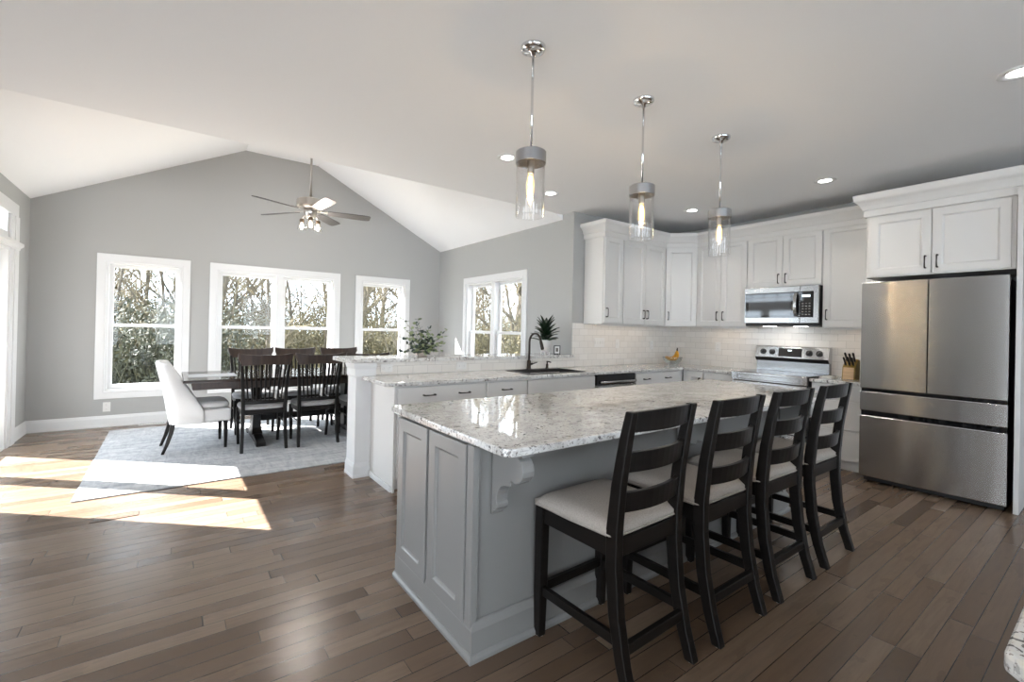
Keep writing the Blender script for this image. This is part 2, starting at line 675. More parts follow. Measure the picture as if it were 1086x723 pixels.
bm = BM()   # sink wall: its end is the grey column beside the bar opening
box(bm, (XR, KY, 0), (KX + T, YC, CEIL))
struct('wall_kitchen', bm, M['wall'])

bm = BM()
box(bm, (KX, -4.65, 0), (KX + T, KY, CEIL))
struct('wall_range', bm, M['wall'])

bm = BM()   # gable infill above the edge of the flat ceiling
prism(bm, [[(XL, CEIL + .01), (XR, CEIL + .01), (APX1, APZ), (APX0, APZ)]], lambda u, v: (u, YC - .1, v), (0, .1, 0))
struct('wall_gable_infill', bm, M['ceiling'])

bm = BM()   # return wall left of the dining bay
box(bm, (-4.15, YC - .0, 0), (XL - T, YC + T, CEIL))
struct('wall_return', bm, M['wall'])

bm = BM()
prism(bm, [rect(-4.65, YC, 0, CEIL), rect(-1.25, .35, .4, 2.4)], lambda u, v: (-4.0, u, v), (-T, 0, 0))
struct('wall_side', bm, M['wall'])
bm = BM()
prism(bm, [rect(-4.15, KX, 0, CEIL)] + [rect(wx - .85, wx + .85, .5, 2.4) for wx in (-2.3, .3, 2.9)], lambda u, v: (u, -4.5, v), (0, -T, 0))
struct('wall_rear', bm, M['wall'])

# subway tile fields
bm = BM()
box(bm, (3.915, KY - .012, .872), (KX, KY, 1.40))
struct('trim_1', bm, M['tilex'], label='white subway tile splashback on the sink wall', cat='backsplash')
bm = BM()
box(bm, (KX - .012, 1.47, .86), (KX, KY - .012, 1.42))
struct('trim_2', bm, M['tiley'], label='white subway tile splashback behind the range', cat='backsplash')

# baseboards
BP = [(0, 0), (.018, 0), (.018, .02), (.014, .028), (.014, .105), (.009, .12), (.006, .135), (0, .14)]
bm = BM()
mold(bm, [(XL, 6.84), (XL, YG), (XR, YG), (XR, YC + .0)], BP, 1)
struct('baseboard_back', bm, M['trim'])


# ------------------------------------------------------------------ windows
def window(name, a, b, z0, z1, place, rz, units=1, label=''):
    """a..b outer casing extent along local x, room side at local -y"""
    root = thing(name, label, 'window', place, rz)
    root['kind'] = 'structure'
    bm = BM()
    ring(bm, a, b, z0, z1, CW, -.02, 0)
    ring(bm, a + CW - .014, b - CW + .014, z0 + CW - .014, z1 - CW + .014, .014, -.028, -.02)
    obj('casing', bm, M['trim'], root, bevel=.003)
    bm = BM()
    ring(bm, a + CW - .001, b - CW + .001, z0 + CW - .001, z1 - CW + .001, .022, -.005, T)
    ia, ib, iz0, iz1 = a + CW + .021, b - CW - .021, z0 + CW + .021, z1 - CW - .021
    mull = .10
    uw = ((ib - ia) - mull * (units - 1)) / units
    for k in range(1, units):
        xm = ia + uw * k + mull * (k - 1)
        box(bm, (xm, .0, iz0 - .005), (xm + mull, T - .01, iz1 + .005))
    obj('jamb', bm, M['trim'], root, bevel=.002)
    zm = 1.255
    for k in range(units):
        x0 = ia + k * (uw + mull)
        x1 = x0 + uw
        bm = BM()
        ring(bm, x0, x1, zm - .02, iz1, .042, .085, .115, .035)
        s = obj('upper_sash', bm, M['trim'], root, bevel=.003)
        bm = BM()
        box(bm, (x0 + .04, .098, zm + .013), (x1 - .04, .102, iz1 - .04))
        obj('pane', bm, M['glass'], s)
        bm = BM()
        ring(bm, x0, x1, iz0, zm + .02, .042, .05, .083, .055)
        box(bm, ((x0 + x1) / 2 - .03, .04, zm + .012), ((x0 + x1) / 2 + .03, .06, zm + .026))
        s = obj('lower_sash', bm, M['trim'], root, bevel=.003)
        bm = BM()
        box(bm, (x0 + .04, .064, iz0 + .053), (x1 - .04, .068, zm - .02))
        obj('pane', bm, M['glass'], s)
    return root


window('window_1', -.777, .167, WB, WT, (0, YG, 0), 0, 1, 'single sash window behind the white dining chair')
window('window_2', .385, 2.134, WB, WT, (0, YG, 0), 0, 2, 'wide double window behind the dining table')
window('window_3', 2.379, 3.319, WB, WT, (0, YG, 0), 0, 1, 'single sash window nearest the room corner')
# local +x runs toward world -y
window('window_4', -6.516, -4.846, WB, WT, (XR, 0, 0), -PI / 2, 2, 'double window in the side wall seen above the bar')

# glazed door and transom in the left wall (local x -> world +y, room side is local -y)
dr = thing('door_1', 'white glazed patio door with transom at the left edge', 'door', (XL, 0, 0), PI / 2)
dr['kind'] = 'structure'
bm = BM()
for z0, z1 in ((0, 2.02), (2.09, 2.36)):
    box(bm, (DY1 - .01, -.022, z0), (DY1 + .10, 0, z1))
    box(bm, (DY1 + .10, -.03, z0), (DY1 + .235, 0, z1))
    box(bm, (DY0 - .12, -.022, z0), (DY0 + .01, 0, z1))
box(bm, (DY0 - .12, -.022, 2.36), (DY1 + .235, 0, 2.49))
obj('casing', bm, M['trim'], dr, bevel=.003)
bm = BM()
mold(bm, [(DY0 - .14, 0), (DY1 + .26, 0)], [(0, 2.02), (.03, 2.02), (.035, 2.04), (.06, 2.06), (.06, 2.09), (0, 2.09)], 1)
obj('header_cap', bm, M['trim'], dr)
bm = BM()
ring(bm, DY0, DY1, .002, DZ, .05, -.01, .15, .02)
obj('jamb', bm, M['trim'], dr)
for ya, yb, name in ((5.59, 6.54, 'door_panel'), (4.73, 5.63, 'door_panel')):
    bm = BM()
    ring(bm, ya, yb, .02, DZ - .05, .13, .085 if ya > 5 else .05, .118 if ya > 5 else .083, .16, .07)
    d = obj(name, bm, M['trim'], dr, bevel=.003)
    bm = BM()
    yy = .1 if ya > 5 else .066
    box(bm, (ya + .125, yy, .175), (yb - .125, yy + .006, DZ - .115))
    obj('pane', bm, M['glass'], d)
bm = BM()
ring(bm, DY0, DY1, 2.12, 2.42, .05, .0, .12)
for k in range(1, 6):
    xk = DY0 + (DY1 - DY0) * k / 6
    box(bm, (xk - .01, .05, 2.16), (xk + .01, .07, 2.38))
box(bm, (DY0 + .04, .05, 2.26), (DY1 - .04, .07, 2.28))
tr = obj('transom_frame', bm, M['trim'], dr)
bm = BM()
box(bm, (DY0 + .045, .058, 2.165), (DY1 - .045, .062, 2.375))
obj('pane', bm, M['glass'], tr)

# glass in the family-room windows behind the camera
for k, wx in enumerate((-2.3, .3, 2.9)):
    r = thing('window_%d' % (5 + k), 'white framed family room window behind the viewpoint', 'window', (wx, -4.5, 0), 0, 'family room windows')
    r['kind'] = 'structure'
    bm = BM()
    ring(bm, -.94, .94, .41, 2.49, .1, 0, .02)
    ring(bm, -.85, .85, .5, 2.4, .05, -.1, -.04)
    obj('casing', bm, M['trim'], r)


# ------------------------------------------------------------------ cabinetry
def door_bm(w, h, t=.02, rail=.058, flat=False):
    """shaker door: x 0..w, z 0..h, front at y = 0, back at y = t"""
    bm = BM()
    fs = box(bm, (0, 0, 0), (w, t, h))
    bm.normal_update()
    if not flat:
        f = fs[2]
        rr = min(rail, w * .3, h * .3)
        bmesh.ops.inset_region(bm, faces=[f], thickness=rr, use_even_offset=True)
        bmesh.ops.inset_region(bm, faces=[f], thickness=.010, depth=-.006, use_even_offset=True)
        bmesh.ops.inset_region(bm, faces=[f], thickness=.002, depth=-.006, use_even_offset=True)
    return bm


def pull_bm(L=.10, vertical=False):
    """bar pull with flared feet, centred, standing off the face at y = 0 toward -y"""
    bm = BM()
    pts = [(-L / 2, 0, 0), (-L / 2, -.024, 0), (-L / 2 + .006, -.030, 0), (0, -.032, 0), (L / 2 - .006, -.030, 0), (L / 2, -.024, 0), (L / 2, 0, 0)]
    tube(bm, pts, [.008, .0065, .0055, .0045, .0055, .0065, .008], 8)
    if vertical:
        bm.transform(Matrix.Rotation(PI / 2, 4, 'Y'))
    return bm


def tr(x, y, z):
    return Matrix.Translation((x, y, z))


def add_door(root, x0, x1, z0, z1, yf, mt, hx=None, hz=None, vertical=True, L=.1, name='door', flat=False, hxs=None):
    d = obj(name, door_bm(x1 - x0, z1 - z0, flat=flat), mt, root, bevel=.002, M4=tr(x0, yf, z0))
    for hh in (hxs or ([hx] if hx is not None else [])):
        obj('handle', pull_bm(L, vertical), M['bronze'], d, smooth=True, M4=tr(hh, yf, hz))
    return d


# ---- wall cabinets
UB, UT = 1.405, 2.43


def wall_cab(label, loc, rz, w, depth, z0, z1, doors, handles, mt=None, top=None, sides=.0, hz=None):
    mt = mt or M['cab']
    r = thing('wall_cabinet', label, 'cabinet', loc, rz, 'wall cabinets')
    bm = BM()
    box(bm, (0, .021, z0 - .012), (w, depth, top or z1 + .06))
    obj('body', bm, mt, r, bevel=.0015)
    for (a, b), h in zip(doors, handles):
        add_door(r, a, b, z0, z1, 0, mt, h, hz if hz is not None else z0 + .125)
    return r


UYF, UXF = 3.645, 5.565     # faces of the doors
wall_cab('narrow one door wall cabinet at the left end by the grey column', (4.09, UYF, 0), 0, .345, KY - UYF - .012, UB, UT, [(.012, .335)], [.045])
wall_cab('two door wall cabinet between the left end one and the corner', (4.437, UYF, 0), 0, .846, KY - UYF - .012, UB, UT, [(.004, .419), (.423, .842)], [.385, .457])
# diagonal corner cabinet
r = thing('corner_cabinet', 'diagonal one door wall cabinet in the kitchen corner', 'cabinet', (0, 0, 0), 0, 'wall cabinets')
bm = BM()
P5 = [(5.288, UYF + .021), (5.288, KY - .014), (KX - .014, KY - .014), (KX - .014, 3.372), (UXF + .021, 3.372)]
prism(bm, [P5], lambda u, v: (u, v, UB - .012), (0, 0, UT + .06 - UB + .012))
obj('body', bm, M['cab'], r)
d0, d1 = Vector((5.288, UYF + .021)), Vector((UXF + .021, 3.372))
dl = (d1 - d0).length
ang = math.atan2(d1.y - d0.y, d1.x - d0.x)
Mc = Matrix.Translation((d0.x, d0.y, 0)) @ Matrix.Rotation(ang, 4, 'Z')
dd = obj('door', door_bm(dl - .03, UT - UB), M['cab'], r, bevel=.002, M4=Mc @ tr(.015, -.021, UB))
obj('handle', pull_bm(.1, True), M['bronze'], dd, smooth=True, M4=Mc @ tr(.05, -.021, UB + .125))

RZ = -PI / 2   # local x -> world -y
wall_cab('two door wall cabinet between the corner and the microwave', (UXF, 3.370, 0), RZ, .643, KX - UXF - .014, UB, UT + .02, [(.004, .319), (.323, .639)], [.283, .360])
wall_cab('short two door wall cabinet above the microwave', (UXF, 2.724, 0), RZ, .777, KX - UXF - .014, 1.86, UT + .02, [(.004, .386), (.390, .773)], [.350, .426], hz=1.945)
wall_cab('tall one door wall cabinet between the microwave and the fridge', (UXF, 1.944, 0), RZ, .468, KX - UXF - .014, UB, UT + .02, [(.006, .440)], [.045])
# fridge cabinet, deeper
FXF = 5.19
wall_cab('deep two door cabinet above the fridge', (FXF, 1.470, 0), RZ, .93, KX - FXF - .014, 1.862, 2.40, [(.030, .450), (.456, .905)], [.415, .490], hz=1.955, top=2.46)
# tall panel at the right of the fridge
bm = BM()
box(bm, (5.14, .500, 0), (KX, .530, 2.46))
tag(obj('fridge_end_panel', bm, M['cab'], bevel=.002), 'tall pale panel closing the right side of the fridge', 'panel')

CR = [(0, 2.425), (.006, 2.425), (.010, 2.433), (.010, 2.487), (.020, 2.494), (.024, 2.505), (.032, 2.525), (.050, 2.552), (.064, 2.564), (.072, 2.574), (.074, 2.582), (.074, 2.610), (0, 2.610)]
bm = BM()
mold(bm, [(4.088, KY), (4.088, UYF), (5.288, UYF), (UXF, 3.368), (UXF, 1.47)], CR, 1)
tag(obj('crown_moulding', bm, M['cab']), 'crown moulding along the tops of the wall cabinets', 'moulding')
CR2 = [(o, z - .018) for o, z in CR]
CR2[-1] = (0, 2.61)
CR2[-2] = (.08, 2.61)
bm = BM()
mold(bm, [(5.60, 1.474), (FXF, 1.474), (FXF, .498), (KX, .498)], CR2, 1)
tag(obj('crown_moulding', bm, M['cab']), 'crown moulding on the deep cabinet above the fridge', 'moulding')

# LED strips under the wall cabinets
for i, (p, d, L, lab) in enumerate((((4.70, 3.80, 1.387), 'x', 1.15, 'slim light strip under the sink wall cabinets'),
                                    ((5.72, 3.05, 1.387), 'y', .6, 'slim light strip under the cabinet left of the range'),
                                    ((5.72, 1.72, 1.387), 'y', .4, 'slim light strip under the cabinet beside the fridge'))):
    t = thing('light_strip', lab, 'light', p)
    bm = BM()
    a = (L / 2, .012) if d == 'x' else (.012, L / 2)
    box(bm, (-a[0], -a[1], -.004), (a[0], a[1], .006))
    if d == 'x':
        box(bm, (-a[0], -a[1] - .004, -.012), (a[0], -a[1], .006))
    else:
        box(bm, (-a[0] - .004, -a[1], -.012), (-a[0], a[1], .006))
    obj('housing', bm, M['plate'], t)
    bm = BM()
    box(bm, (-a[0] * .98, -a[1] * .7, -.005), (a[0] * .98, a[1] * .7, -.003))
    obj('diffuser', bm, M['led'], t)

# ---- base cabinets
CT = .872                 # counter top surface
CB = CT - .032            # underside
BYF, BXF = 3.378, 5.290   # fronts


def base_cab(label, loc, rz, w, depth, drawers, doors, mt=None, toe=True, h=CB, group='base cabinets', extra=None):
    mt = mt or M['cab']
    r = thing('base_cabinet', label, 'cabinet', loc, rz, group)
    bm = BM()
    box(bm, (0, .021, .095), (w, depth, h - .001))
    box(bm, (.0, .08, 0), (w, depth, .095))
    obj('body', bm, mt, r, bevel=.0015)
    for a, b, z0, z1, hs in drawers:
        add_door(r, a, b, z0, z1, 0, mt, hz=(z0 + z1) / 2, vertical=False, L=.1, name='drawer', flat=True, hxs=hs)
    for a, b, z0, z1, hx in doors:
        add_door(r, a, b, z0, z1, 0, mt, hx, z1 - .12)
    return r


DEP = .56
base_cab('peninsula base cabinet with wide two pull drawer at the free end', (1.432, BYF, 0), 0, .842, DEP,
         [(.010, .834, .685, .822, [.28, .615])], [(.010, .420, .11, .675, .38), (.424, .834, .11, .675, .465)])
base_cab('peninsula base cabinet with narrow one pull drawer left of the sink', (2.276, BYF, 0), 0, .468, DEP,
         [(.012, .458, .685, .822, [.225])], [(.012, .458, .11, .675, .41)])
base_cab('sink base cabinet with plain false front', (2.746, BYF, 0), 0, .944, DEP,
         [(.012, .932, .685, .822, [])], [(.012, .470, .11, .675, .43), (.474, .932, .11, .675, .514)])
base_cab('base cabinet between the dishwasher and the corner', (4.356, BYF, 0), 0, .965, DEP,
         [(.012, .86, .685, .822, [.20, .62])], [(.012, .434, .11, .675, .40), (.438, .86, .11, .675, .47)])
base_cab('small base cabinet right after the corner', (BXF, 3.377, 0), RZ, .28, .59,
         [], [(.06, .275, .11, .822, .235)])
base_cab('base cabinet with one pull drawer left of the range', (BXF, 3.094, 0), RZ, .37, .59,
         [(.008, .362, .685, .822, [.185])], [(.008, .362, .11, .675, .06)])
r = base_cab('base cabinet with three drawers between the range and the fridge', (BXF, 1.932, 0), RZ, .445, .59,
             [(.008, .437, .685, .822, [.22]), (.008, .437, .40, .675, [.22]), (.008, .437, .11, .39, [.22])], [])

# white end panel of the peninsula with its shoe moulding
bm = BM()
box(bm, (1.414, BYF + .012, .0), (1.4315, 3.935, CB - .002))
tag(obj('peninsula_end_panel', bm, M['cab'], bevel=.001), 'plain white end panel closing the peninsula beside the column', 'panel')
bm = BM()
box(bm, (1.400, BYF + .03, .0), (1.4135, 3.925, .05))
tag(obj('shoe_moulding', bm, M['trim'], bevel=.004), 'low white shoe moulding under the peninsula end panel', 'moulding')

# knee wall, column, raised bar
bm = BM()
box(bm, (1.452, 3.955, 0), (XR, 4.12, .984))
struct('wall_knee', bm, M['wall'])
bm = BM()
box(bm, (1.452, 3.945, CT), (3.915, 3.9545, .984))
struct('trim_3', bm, M['tilex'], label='low strip of white tile under the raised bar', cat='backsplash')

col = thing('column', 'square white post carrying the free end of the raised bar', 'column', (1.365, 4.01, 0))
bm = BM()
box(bm, (-.085, -.105, 0), (.0865, .115, .984))
obj('shaft', bm, M['trim'], col, bevel=.002)
bm = BM()
sq = [(-.085, .115), (-.085, -.105), (.048, -.105)]
mold(bm, sq, [(0, 0), (.018, 0), (.018, .018), (.013, .026), (.013, .09), (.008, .105), (.004, .12), (0, .125)], 1)
obj('base_moulding', bm, M['trim'], col)
bm = BM()
mold(bm, [(-.085, .115), (-.085, -.105), (.0865, -.105)], [(0, .86), (.004, .86), (.012, .875), (.012, .935), (.02, .945), (.028, .965), (.03, .984), (0, .984)], 1)
obj('capital', bm, M['trim'], col)

bm = BM()
prism(bm, [[(1.235, 3.915), (1.205, 3.945), (1.205, 4.36), (1.235, 4.39), (XR, 4.39), (XR, 4.186), (XR - .006, 4.186), (XR - .006, 3.915)]], lambda u, v: (u, v, .986), (0, 0, .033))
tag(obj('bar_counter', bm, M['granite'], bevel=.006, seg=3), 'narrow raised granite bar top between kitchen and dining area', 'countertop')

# granite tops
SKX0, SKX1, SKY0, SKY1 = 2.84, 3.56, 3.44, 3.82
bm = BM()
outer = [(1.355, 3.350), (5.268, 3.350), (5.268, 2.724), (KX - .013, 2.724), (KX - .013, KY - .013), (3.915, KY - .013), (3.915, 3.944), (1.33, 3.944), (1.33, 3.375)]
prism(bm, [outer, [(SKX0, SKY0), (SKX1, SKY0), (SKX1, SKY1), (SKX0, SKY1)]], lambda u, v: (u, v, CB), (0, 0, CT - CB))
tag(obj('countertop', bm, M['granite'], bevel=.005, seg=3), 'speckled granite worktop holding the sink and turning the corner', 'countertop')
bm = BM()
prism(bm, [[(5.268, 1.484), (KX - .013, 1.484), (KX - .013, 1.940), (5.268, 1.940)]], lambda u, v: (u, v, CB), (0, 0, CT - CB))
tag(obj('countertop', bm, M['granite'], bevel=.005, seg=3), 'short granite worktop between the range and the fridge', 'countertop')

# sink
bm = BM()
x0, x1, y0, y1 = SKX0 + .001, SKX1 - .001, SKY0 + .001, SKY1 - .001


def rr4(d):
    return [(x0 + d, y0 + d), (x1 - d, y0 + d), (x1 - d, y1 - d), (x0 + d, y1 - d)]


loft(bm, [[(*p, .66) for p in rr4(0)], [(*p, CT + .0005) for p in rr4(0)], [(*p, CT + .0005) for p in rr4(-.018)], [(*p, CT + .006) for p in rr4(-.018)],
          [(*p, CT + .007) for p in rr4(.012)], [(*p, .68) for p in rr4(.016)]])
sk = tag(obj('kitchen_sink', bm, mat('dark_composite_sink', (.012, .012, .013), .5), bevel=.004), 'dark sink basin set in the counter below the black faucet', 'sink')
bm = BM()
lathe(bm, [(.0, .006), (.035, .006), (.042, .002), (.042, 0), (0, 0)], (3.2, 3.63, .681), 20)
obj('drain', bm, M['steel2'], sk)

# faucet
fa = thing('faucet', 'tall black gooseneck pull down faucet behind the sink', 'faucet', (3.175, 3.885, CT))
bm = BM()
lathe(bm, [(0, 0), (.030, 0), (.030, .006), (.021, .014), (.020, .09), (.017, .10), (0, .10)], n=20)
obj('base', bm, M['bronze'], fa, smooth=True)
pts = [(0, 0, .09), (0, 0, .30)]
for k in range(1, 13):
    a = PI - PI * k / 12 * .93
    pts.append((0, -.095 - .095 * math.cos(a), .30 + .095 * math.sin(a)))
bm = BM()
tube(bm, pts, .012, 12)
obj('spout', bm, M['bronze'], fa, smooth=True)
e0 = Vector(pts[-1])
dv = (Vector(pts[-1]) - Vector(pts[-2])).normalized()
bm = BM()
tube(bm, [e0 - dv * .005, e0 + dv * .02, e0 + dv * .09, e0 + dv * .10], [.014, .017, .019, .016], 14)
obj('spray_head', bm, M['bronze'], fa, smooth=True)
bm = BM()
tube(bm, [(.012, 0, .055), (.045, 0, .060), (.055, -.005, .062), (.10, -.02, .075)], [.013, .013, .007, .005], 10)
obj('lever', bm, M['bronze'], fa, smooth=True)
sp = thing('soap_dispenser', 'small black soap pump to the right of the faucet', 'soap dispenser', (3.44, 3.885, CT))
bm = BM()
lathe(bm, [(0, 0), (.022, 0), (.022, .006), (.015, .012), (.014, .05), (.008, .055), (.008, .075), (0, .075)], n=16)
obj('base', bm, M['bronze'], sp, smooth=True)
bm = BM()
tube(bm, [(0, .006, .078), (0, -.02, .08), (0, -.055, .076), (0, -.06, .070)], [.009, .007, .006, .005], 10)
obj('nozzle', bm, M['bronze'], sp, smooth=True)

# dishwasher
dw = thing('dishwasher', 'black fronted dishwasher with steel bar handle', 'dishwasher', (3.696, BYF, 0))
bm = BM()
box(bm, (.004, .03, .09), (.652, DEP, CB - .003))
obj('body', bm, M['darkside'], dw)
bm = BM()
box(bm, (.004, -.012, .10), (.652, .029, .72))
obj('door', bm, M['steel'], dw, bevel=.004)
bm = BM()
box(bm, (.004, -.004, .722), (.652, .029, CB - .006))
obj('control_panel', bm, M['black'], dw, bevel=.004)
bm = BM()
tube(bm, [(.05, -.003, .755), (.05, -.045, .755), (.07, -.055, .755), (.586, -.055, .755), (.606, -.045, .755), (.606, -.003, .755)], .016, 10)
obj('handle', bm, M['steel2'], dw, smooth=True)

# ------------------------------------------------------------------ kitchen island
IX0, IX1, IY0, IY1 = .963, 3.73, 1.515, 2.255
isl = thing('kitchen_island', 'long grey kitchen island under the big granite top', 'kitchen island', (0, 0, 0))
bm = BM()
box(bm, (IX0 + .022, IY0 + .008, 0), (IX1, IY1, CB - .002))
obj('body', bm, M['island'], isl, bevel=.001)
bm = BM()   # corner stiles framing the seating side
box(bm, (IX0 + .004, IY0 - .002, .11), (IX0 + .034, IY0 + .045, CB - .003))
obj('stile', bm, M['island'], isl, bevel=.002)
bm = BM()
box(bm, (IX1 - .05, IY0 - .002, .11), (IX1 + .004, IY0 + .03, CB - .003))
obj('stile', bm, M['island'], isl, bevel=.002)
bm = BM()
mold(bm, [(IX0 + .022, IY1), (IX0 + .022, IY0 + .004), (IX1, IY0 + .004), (IX1, IY1)],
     [(0, 0), (.034, 0), (.034, .014), (.026, .026), (.020, .028), (.020, .115), (.014, .128), (.006, .142), (0, .146)], -1 if False else 1)
obj('base_moulding', bm, M['trim'] if False else M['island'], isl)
MI = Matrix.Translation((IX0, 0, 0)) @ Matrix.Rotation(-PI / 2, 4, 'Z')     # local x -> world -y, front -> world -x
for ya, yb in ((2.243, 1.915), (1.893, 1.568)):
    obj('door', door_bm(ya - yb, .715, .021, .06), M['island'], isl, bevel=.003, M4=MI @ tr(-ya, 0, .118))
# corbels under the overhang
for cx in (1.085, 2.36, 3.64):
    prof = [(0, .838), (.19, .838), (.196, .825)]
    for k in range(9):
        a = math.radians(70 - k * 23)
        prof.append((.150 + .05 * math.cos(a) , .770 + .052 * math.sin(a)))
    prof += [(.122, .712), (.122, .698), (.108, .696)]
    for k in range(7):
        a = math.radians(92 + k * 15)
        prof.append((.108 + .075 * math.cos(a) * 1.0, .622 + .074 * math.sin(a)))
    prof += [(.034, .612), (.040, .604), (.040, .590), (.030, .580), (.012, .574), (.010, .560), (0, .552)]
    bm = BM()
    prism(bm, [[(IY0 - a, z) for a, z in prof]], lambda u, v: (cx - .028, u, v), (.056, 0, 0))
    obj('corbel', bm, M['island'], isl, bevel=.003)
bm = BM()
ICX0, ICX1, ICY0, ICY1 = .968, 4.15, 1.298, 2.385
pts = []
for (cx, cy, a0) in ((ICX0 + .045, ICY0 + .045, 180), (ICX1 - .045, ICY0 + .045, 270), (ICX1 - .045, ICY1 - .045, 0), (ICX0 + .045, ICY1 - .045, 90)):
    for k in range(5):
        a = math.radians(a0 + k * 22.5)
        pts.append((cx + .045 * math.cos(a), cy + .045 * math.sin(a)))
prism(bm, [pts], lambda u, v: (u, v, CB), (0, 0, CT - CB))
tag(obj('island_top', bm, M['granite'], bevel=.007, seg=3), 'large speckled granite slab on top of the island', 'countertop')


# ------------------------------------------------------------------ bar stools
def make_stool():
    r = thing('bar_stool', '', 'bar stool', (0, 0, 0), 0, 'bar stools along the island')
    for s in (-1, 1):
        bm = BM()
        bars(bm, [(s * .195, .228, .0, .036, .036), (s * .195, .228, .20, .043, .043), (s * .195, .224, .553, .045, .045)])
        g = obj('leg', bm, M['espresso'], r, bevel=.004)
        bm = BM()
        lathe(bm, [(0, 0), (.017, 0), (.017, .010), (0, .010)], (s * .195, .228, -.0005), 12)
        obj('glide', bm, M['plate'], g)
        bm = BM()
        bars(bm, [(s * .192, -.243, .0, .038, .042), (s * .192, -.205, .12, .039, .046), (s * .192, -.172, .28, .040, .050), (s * .192, -.156, .45, .040, .052), (s * .192, -.156, .58, .040, .052),
                  (s * .192, -.172, .75, .038, .046), (s * .192, -.200, .92, .036, .040), (s * .192, -.222, 1.022, .034, .034)])
        g = obj('leg', bm, M['espresso'], r, bevel=.005)
        bm = BM()
        lathe(bm, [(0, 0), (.017, 0), (.017, .010), (0, .010)], (s * .192, -.243, -.0005), 12)
        obj('glide', bm, M['plate'], g)
    bm = BM()     # seat rails
    for s in (-1, 1):
        box(bm, (s * .195 - .012, -.150, .485), (s * .195 + .012, .215, .552))
    box(bm, (-.190, .212, .485), (.190, .240, .552))
    box(bm, (-.190, -.172, .485), (.190, -.146, .552))
    obj('seat_rail', bm, M['espresso'], r, bevel=.003)
    bm = BM()     # stretchers
    obj_st = []
    box(bm, (-.188, .214, .185), (.188, .238, .222))
    obj('stretcher', bm, M['espresso'], r, bevel=.003)
    bm = BM()
    box(bm, (-.188, -.212, .150), (.188, -.188, .190))
    obj('stretcher', bm, M['espresso'], r, bevel=.003)
    for s in (-1, 1):
        bm = BM()
        loft(bm, [[(s * .194 - .011, y, z - .019), (s * .194 + .011, y, z - .019), (s * .194 + .011, y, z + .019), (s * .194 - .011, y, z + .019)] for y, z in ((.222, .195), (-.186, .195))])
        obj('stretcher', bm, M['espresso'], r, bevel=.003)
    # upholstered seat: domed cushion with piping
    bm = BM()
    nx, ny = 14, 14
    gr = []
    for j in range(ny + 1):
        row = []
        for i in range(nx + 1):
            u, v = i / nx * 2 - 1, j / ny * 2 - 1
            hw = .222 - (.012 if v < 0 else 0) * (-v)
            x, y = u * hw, .040 + v * .205
            e = (1 - abs(u) ** 10) * (1 - abs(v) ** 10)
            row.append(bm.verts.new((x, y, .582 + .022 * max(0, e) ** .35 + .010 * (1 - u * u) * (1 - v * v))))
        gr.append(row)
    for j in range(ny):
        for i in range(nx):
            bm.faces.new((gr[j][i], gr[j][i + 1], gr[j + 1][i + 1], gr[j + 1][i]))
    bd = [e for e in bm.edges if e.is_boundary]
    ex = bmesh.ops.extrude_edge_only(bm, edges=bd)
    vs = [g for g in ex['geom'] if isinstance(g, bmesh.types.BMVert)]
    bmesh.ops.translate(bm, verts=vs, vec=(0, 0, -.026))
    bmesh.ops.contextual_create(bm, geom=[e for e in bm.edges if e.is_boundary])
    sc = obj('seat', bm, M['linen'], r, smooth=True)
    bm = BM()
    lp = [(gr_ * .2235, .040 + v * .2065, .5665) for gr_, v in ((-1, -1), (1, -1), (1, 1), (-1, 1), (-1, -1))]
    rc = []
    for cx_, cy_, a0 in ((.192, -.147, -90), (.204, .226, 0), (-.204, .226, 90), (-.192, -.147, 180)):
        rc += [(cx_ + .019 * math.cos(math.radians(a0 + q * 30)), cy_ + .019 * math.sin(math.radians(a0 + q * 30)), .563) for q in range(4)]
    tube(bm, rc + rc[:1], .004, 6)
    obj('piping', bm, M['linen'], sc)
    # three bowed ladder slats
    for z0, z1, yb in ((.945, 1.018, -.205), (.795, .872, -.179), (.645, .722, -.162)):
        rings = []
        for k in range(11):
            u = k / 10 * 2 - 1
            x = u * .180
            y = yb - .030 * (1 - u * u)
            dz = .006 * (1 - u * u) if z0 > .9 else 0
            dy = -.010
            rings.append([(x, y - .010, z0), (x, y + .010, z0), (x, y + .010 + dy, z1 + dz), (x, y - .010 + dy, z1 + dz)])
        bm = BM()
        loft(bm, rings)
        obj('slat', bm, M['espresso'], r, bevel=.003)
    return r


stool = make_stool()
stool.location = (1.500, 1.257, 0)
stool.rotation_euler = (0, 0, math.radians(1.5))
stool['label'] = 'black ladder back bar stool nearest the island corner with the corbel'
for x, rz, lab in ((2.063, .5, 'second black ladder back bar stool from the island corbel'),
                   (2.622, -.3, 'third black ladder back bar stool from the island corbel'),
                   (3.192, 0, 'black ladder back bar stool farthest along, nearest the fridge')):
    dup(stool, (x, 1.250, 0), math.radians(rz), lab)

# ------------------------------------------------------------------ fridge
fr = thing('refrigerator', 'large stainless french door refrigerator with two lower drawers', 'refrigerator', (5.086, 1.462, 0), RZ)
FW = .905


def curved_front(x0, x1, z0, z1, bow=.010, t=.065):
    bm = BM()
    n = 14
    rings = []
    for k in range(n + 1):
        u = k / n
        x = x0 + (x1 - x0) * u
        q = x / FW * 2 - 1
        y = -bow * (1 - q * q)
        rings.append([(x, t, z0), (x, y + .004, z0), (x, y, z0 + .005), (x, y, z1 - .005), (x, y + .004, z1), (x, t, z1)])
    loft(bm, rings)
    return bm


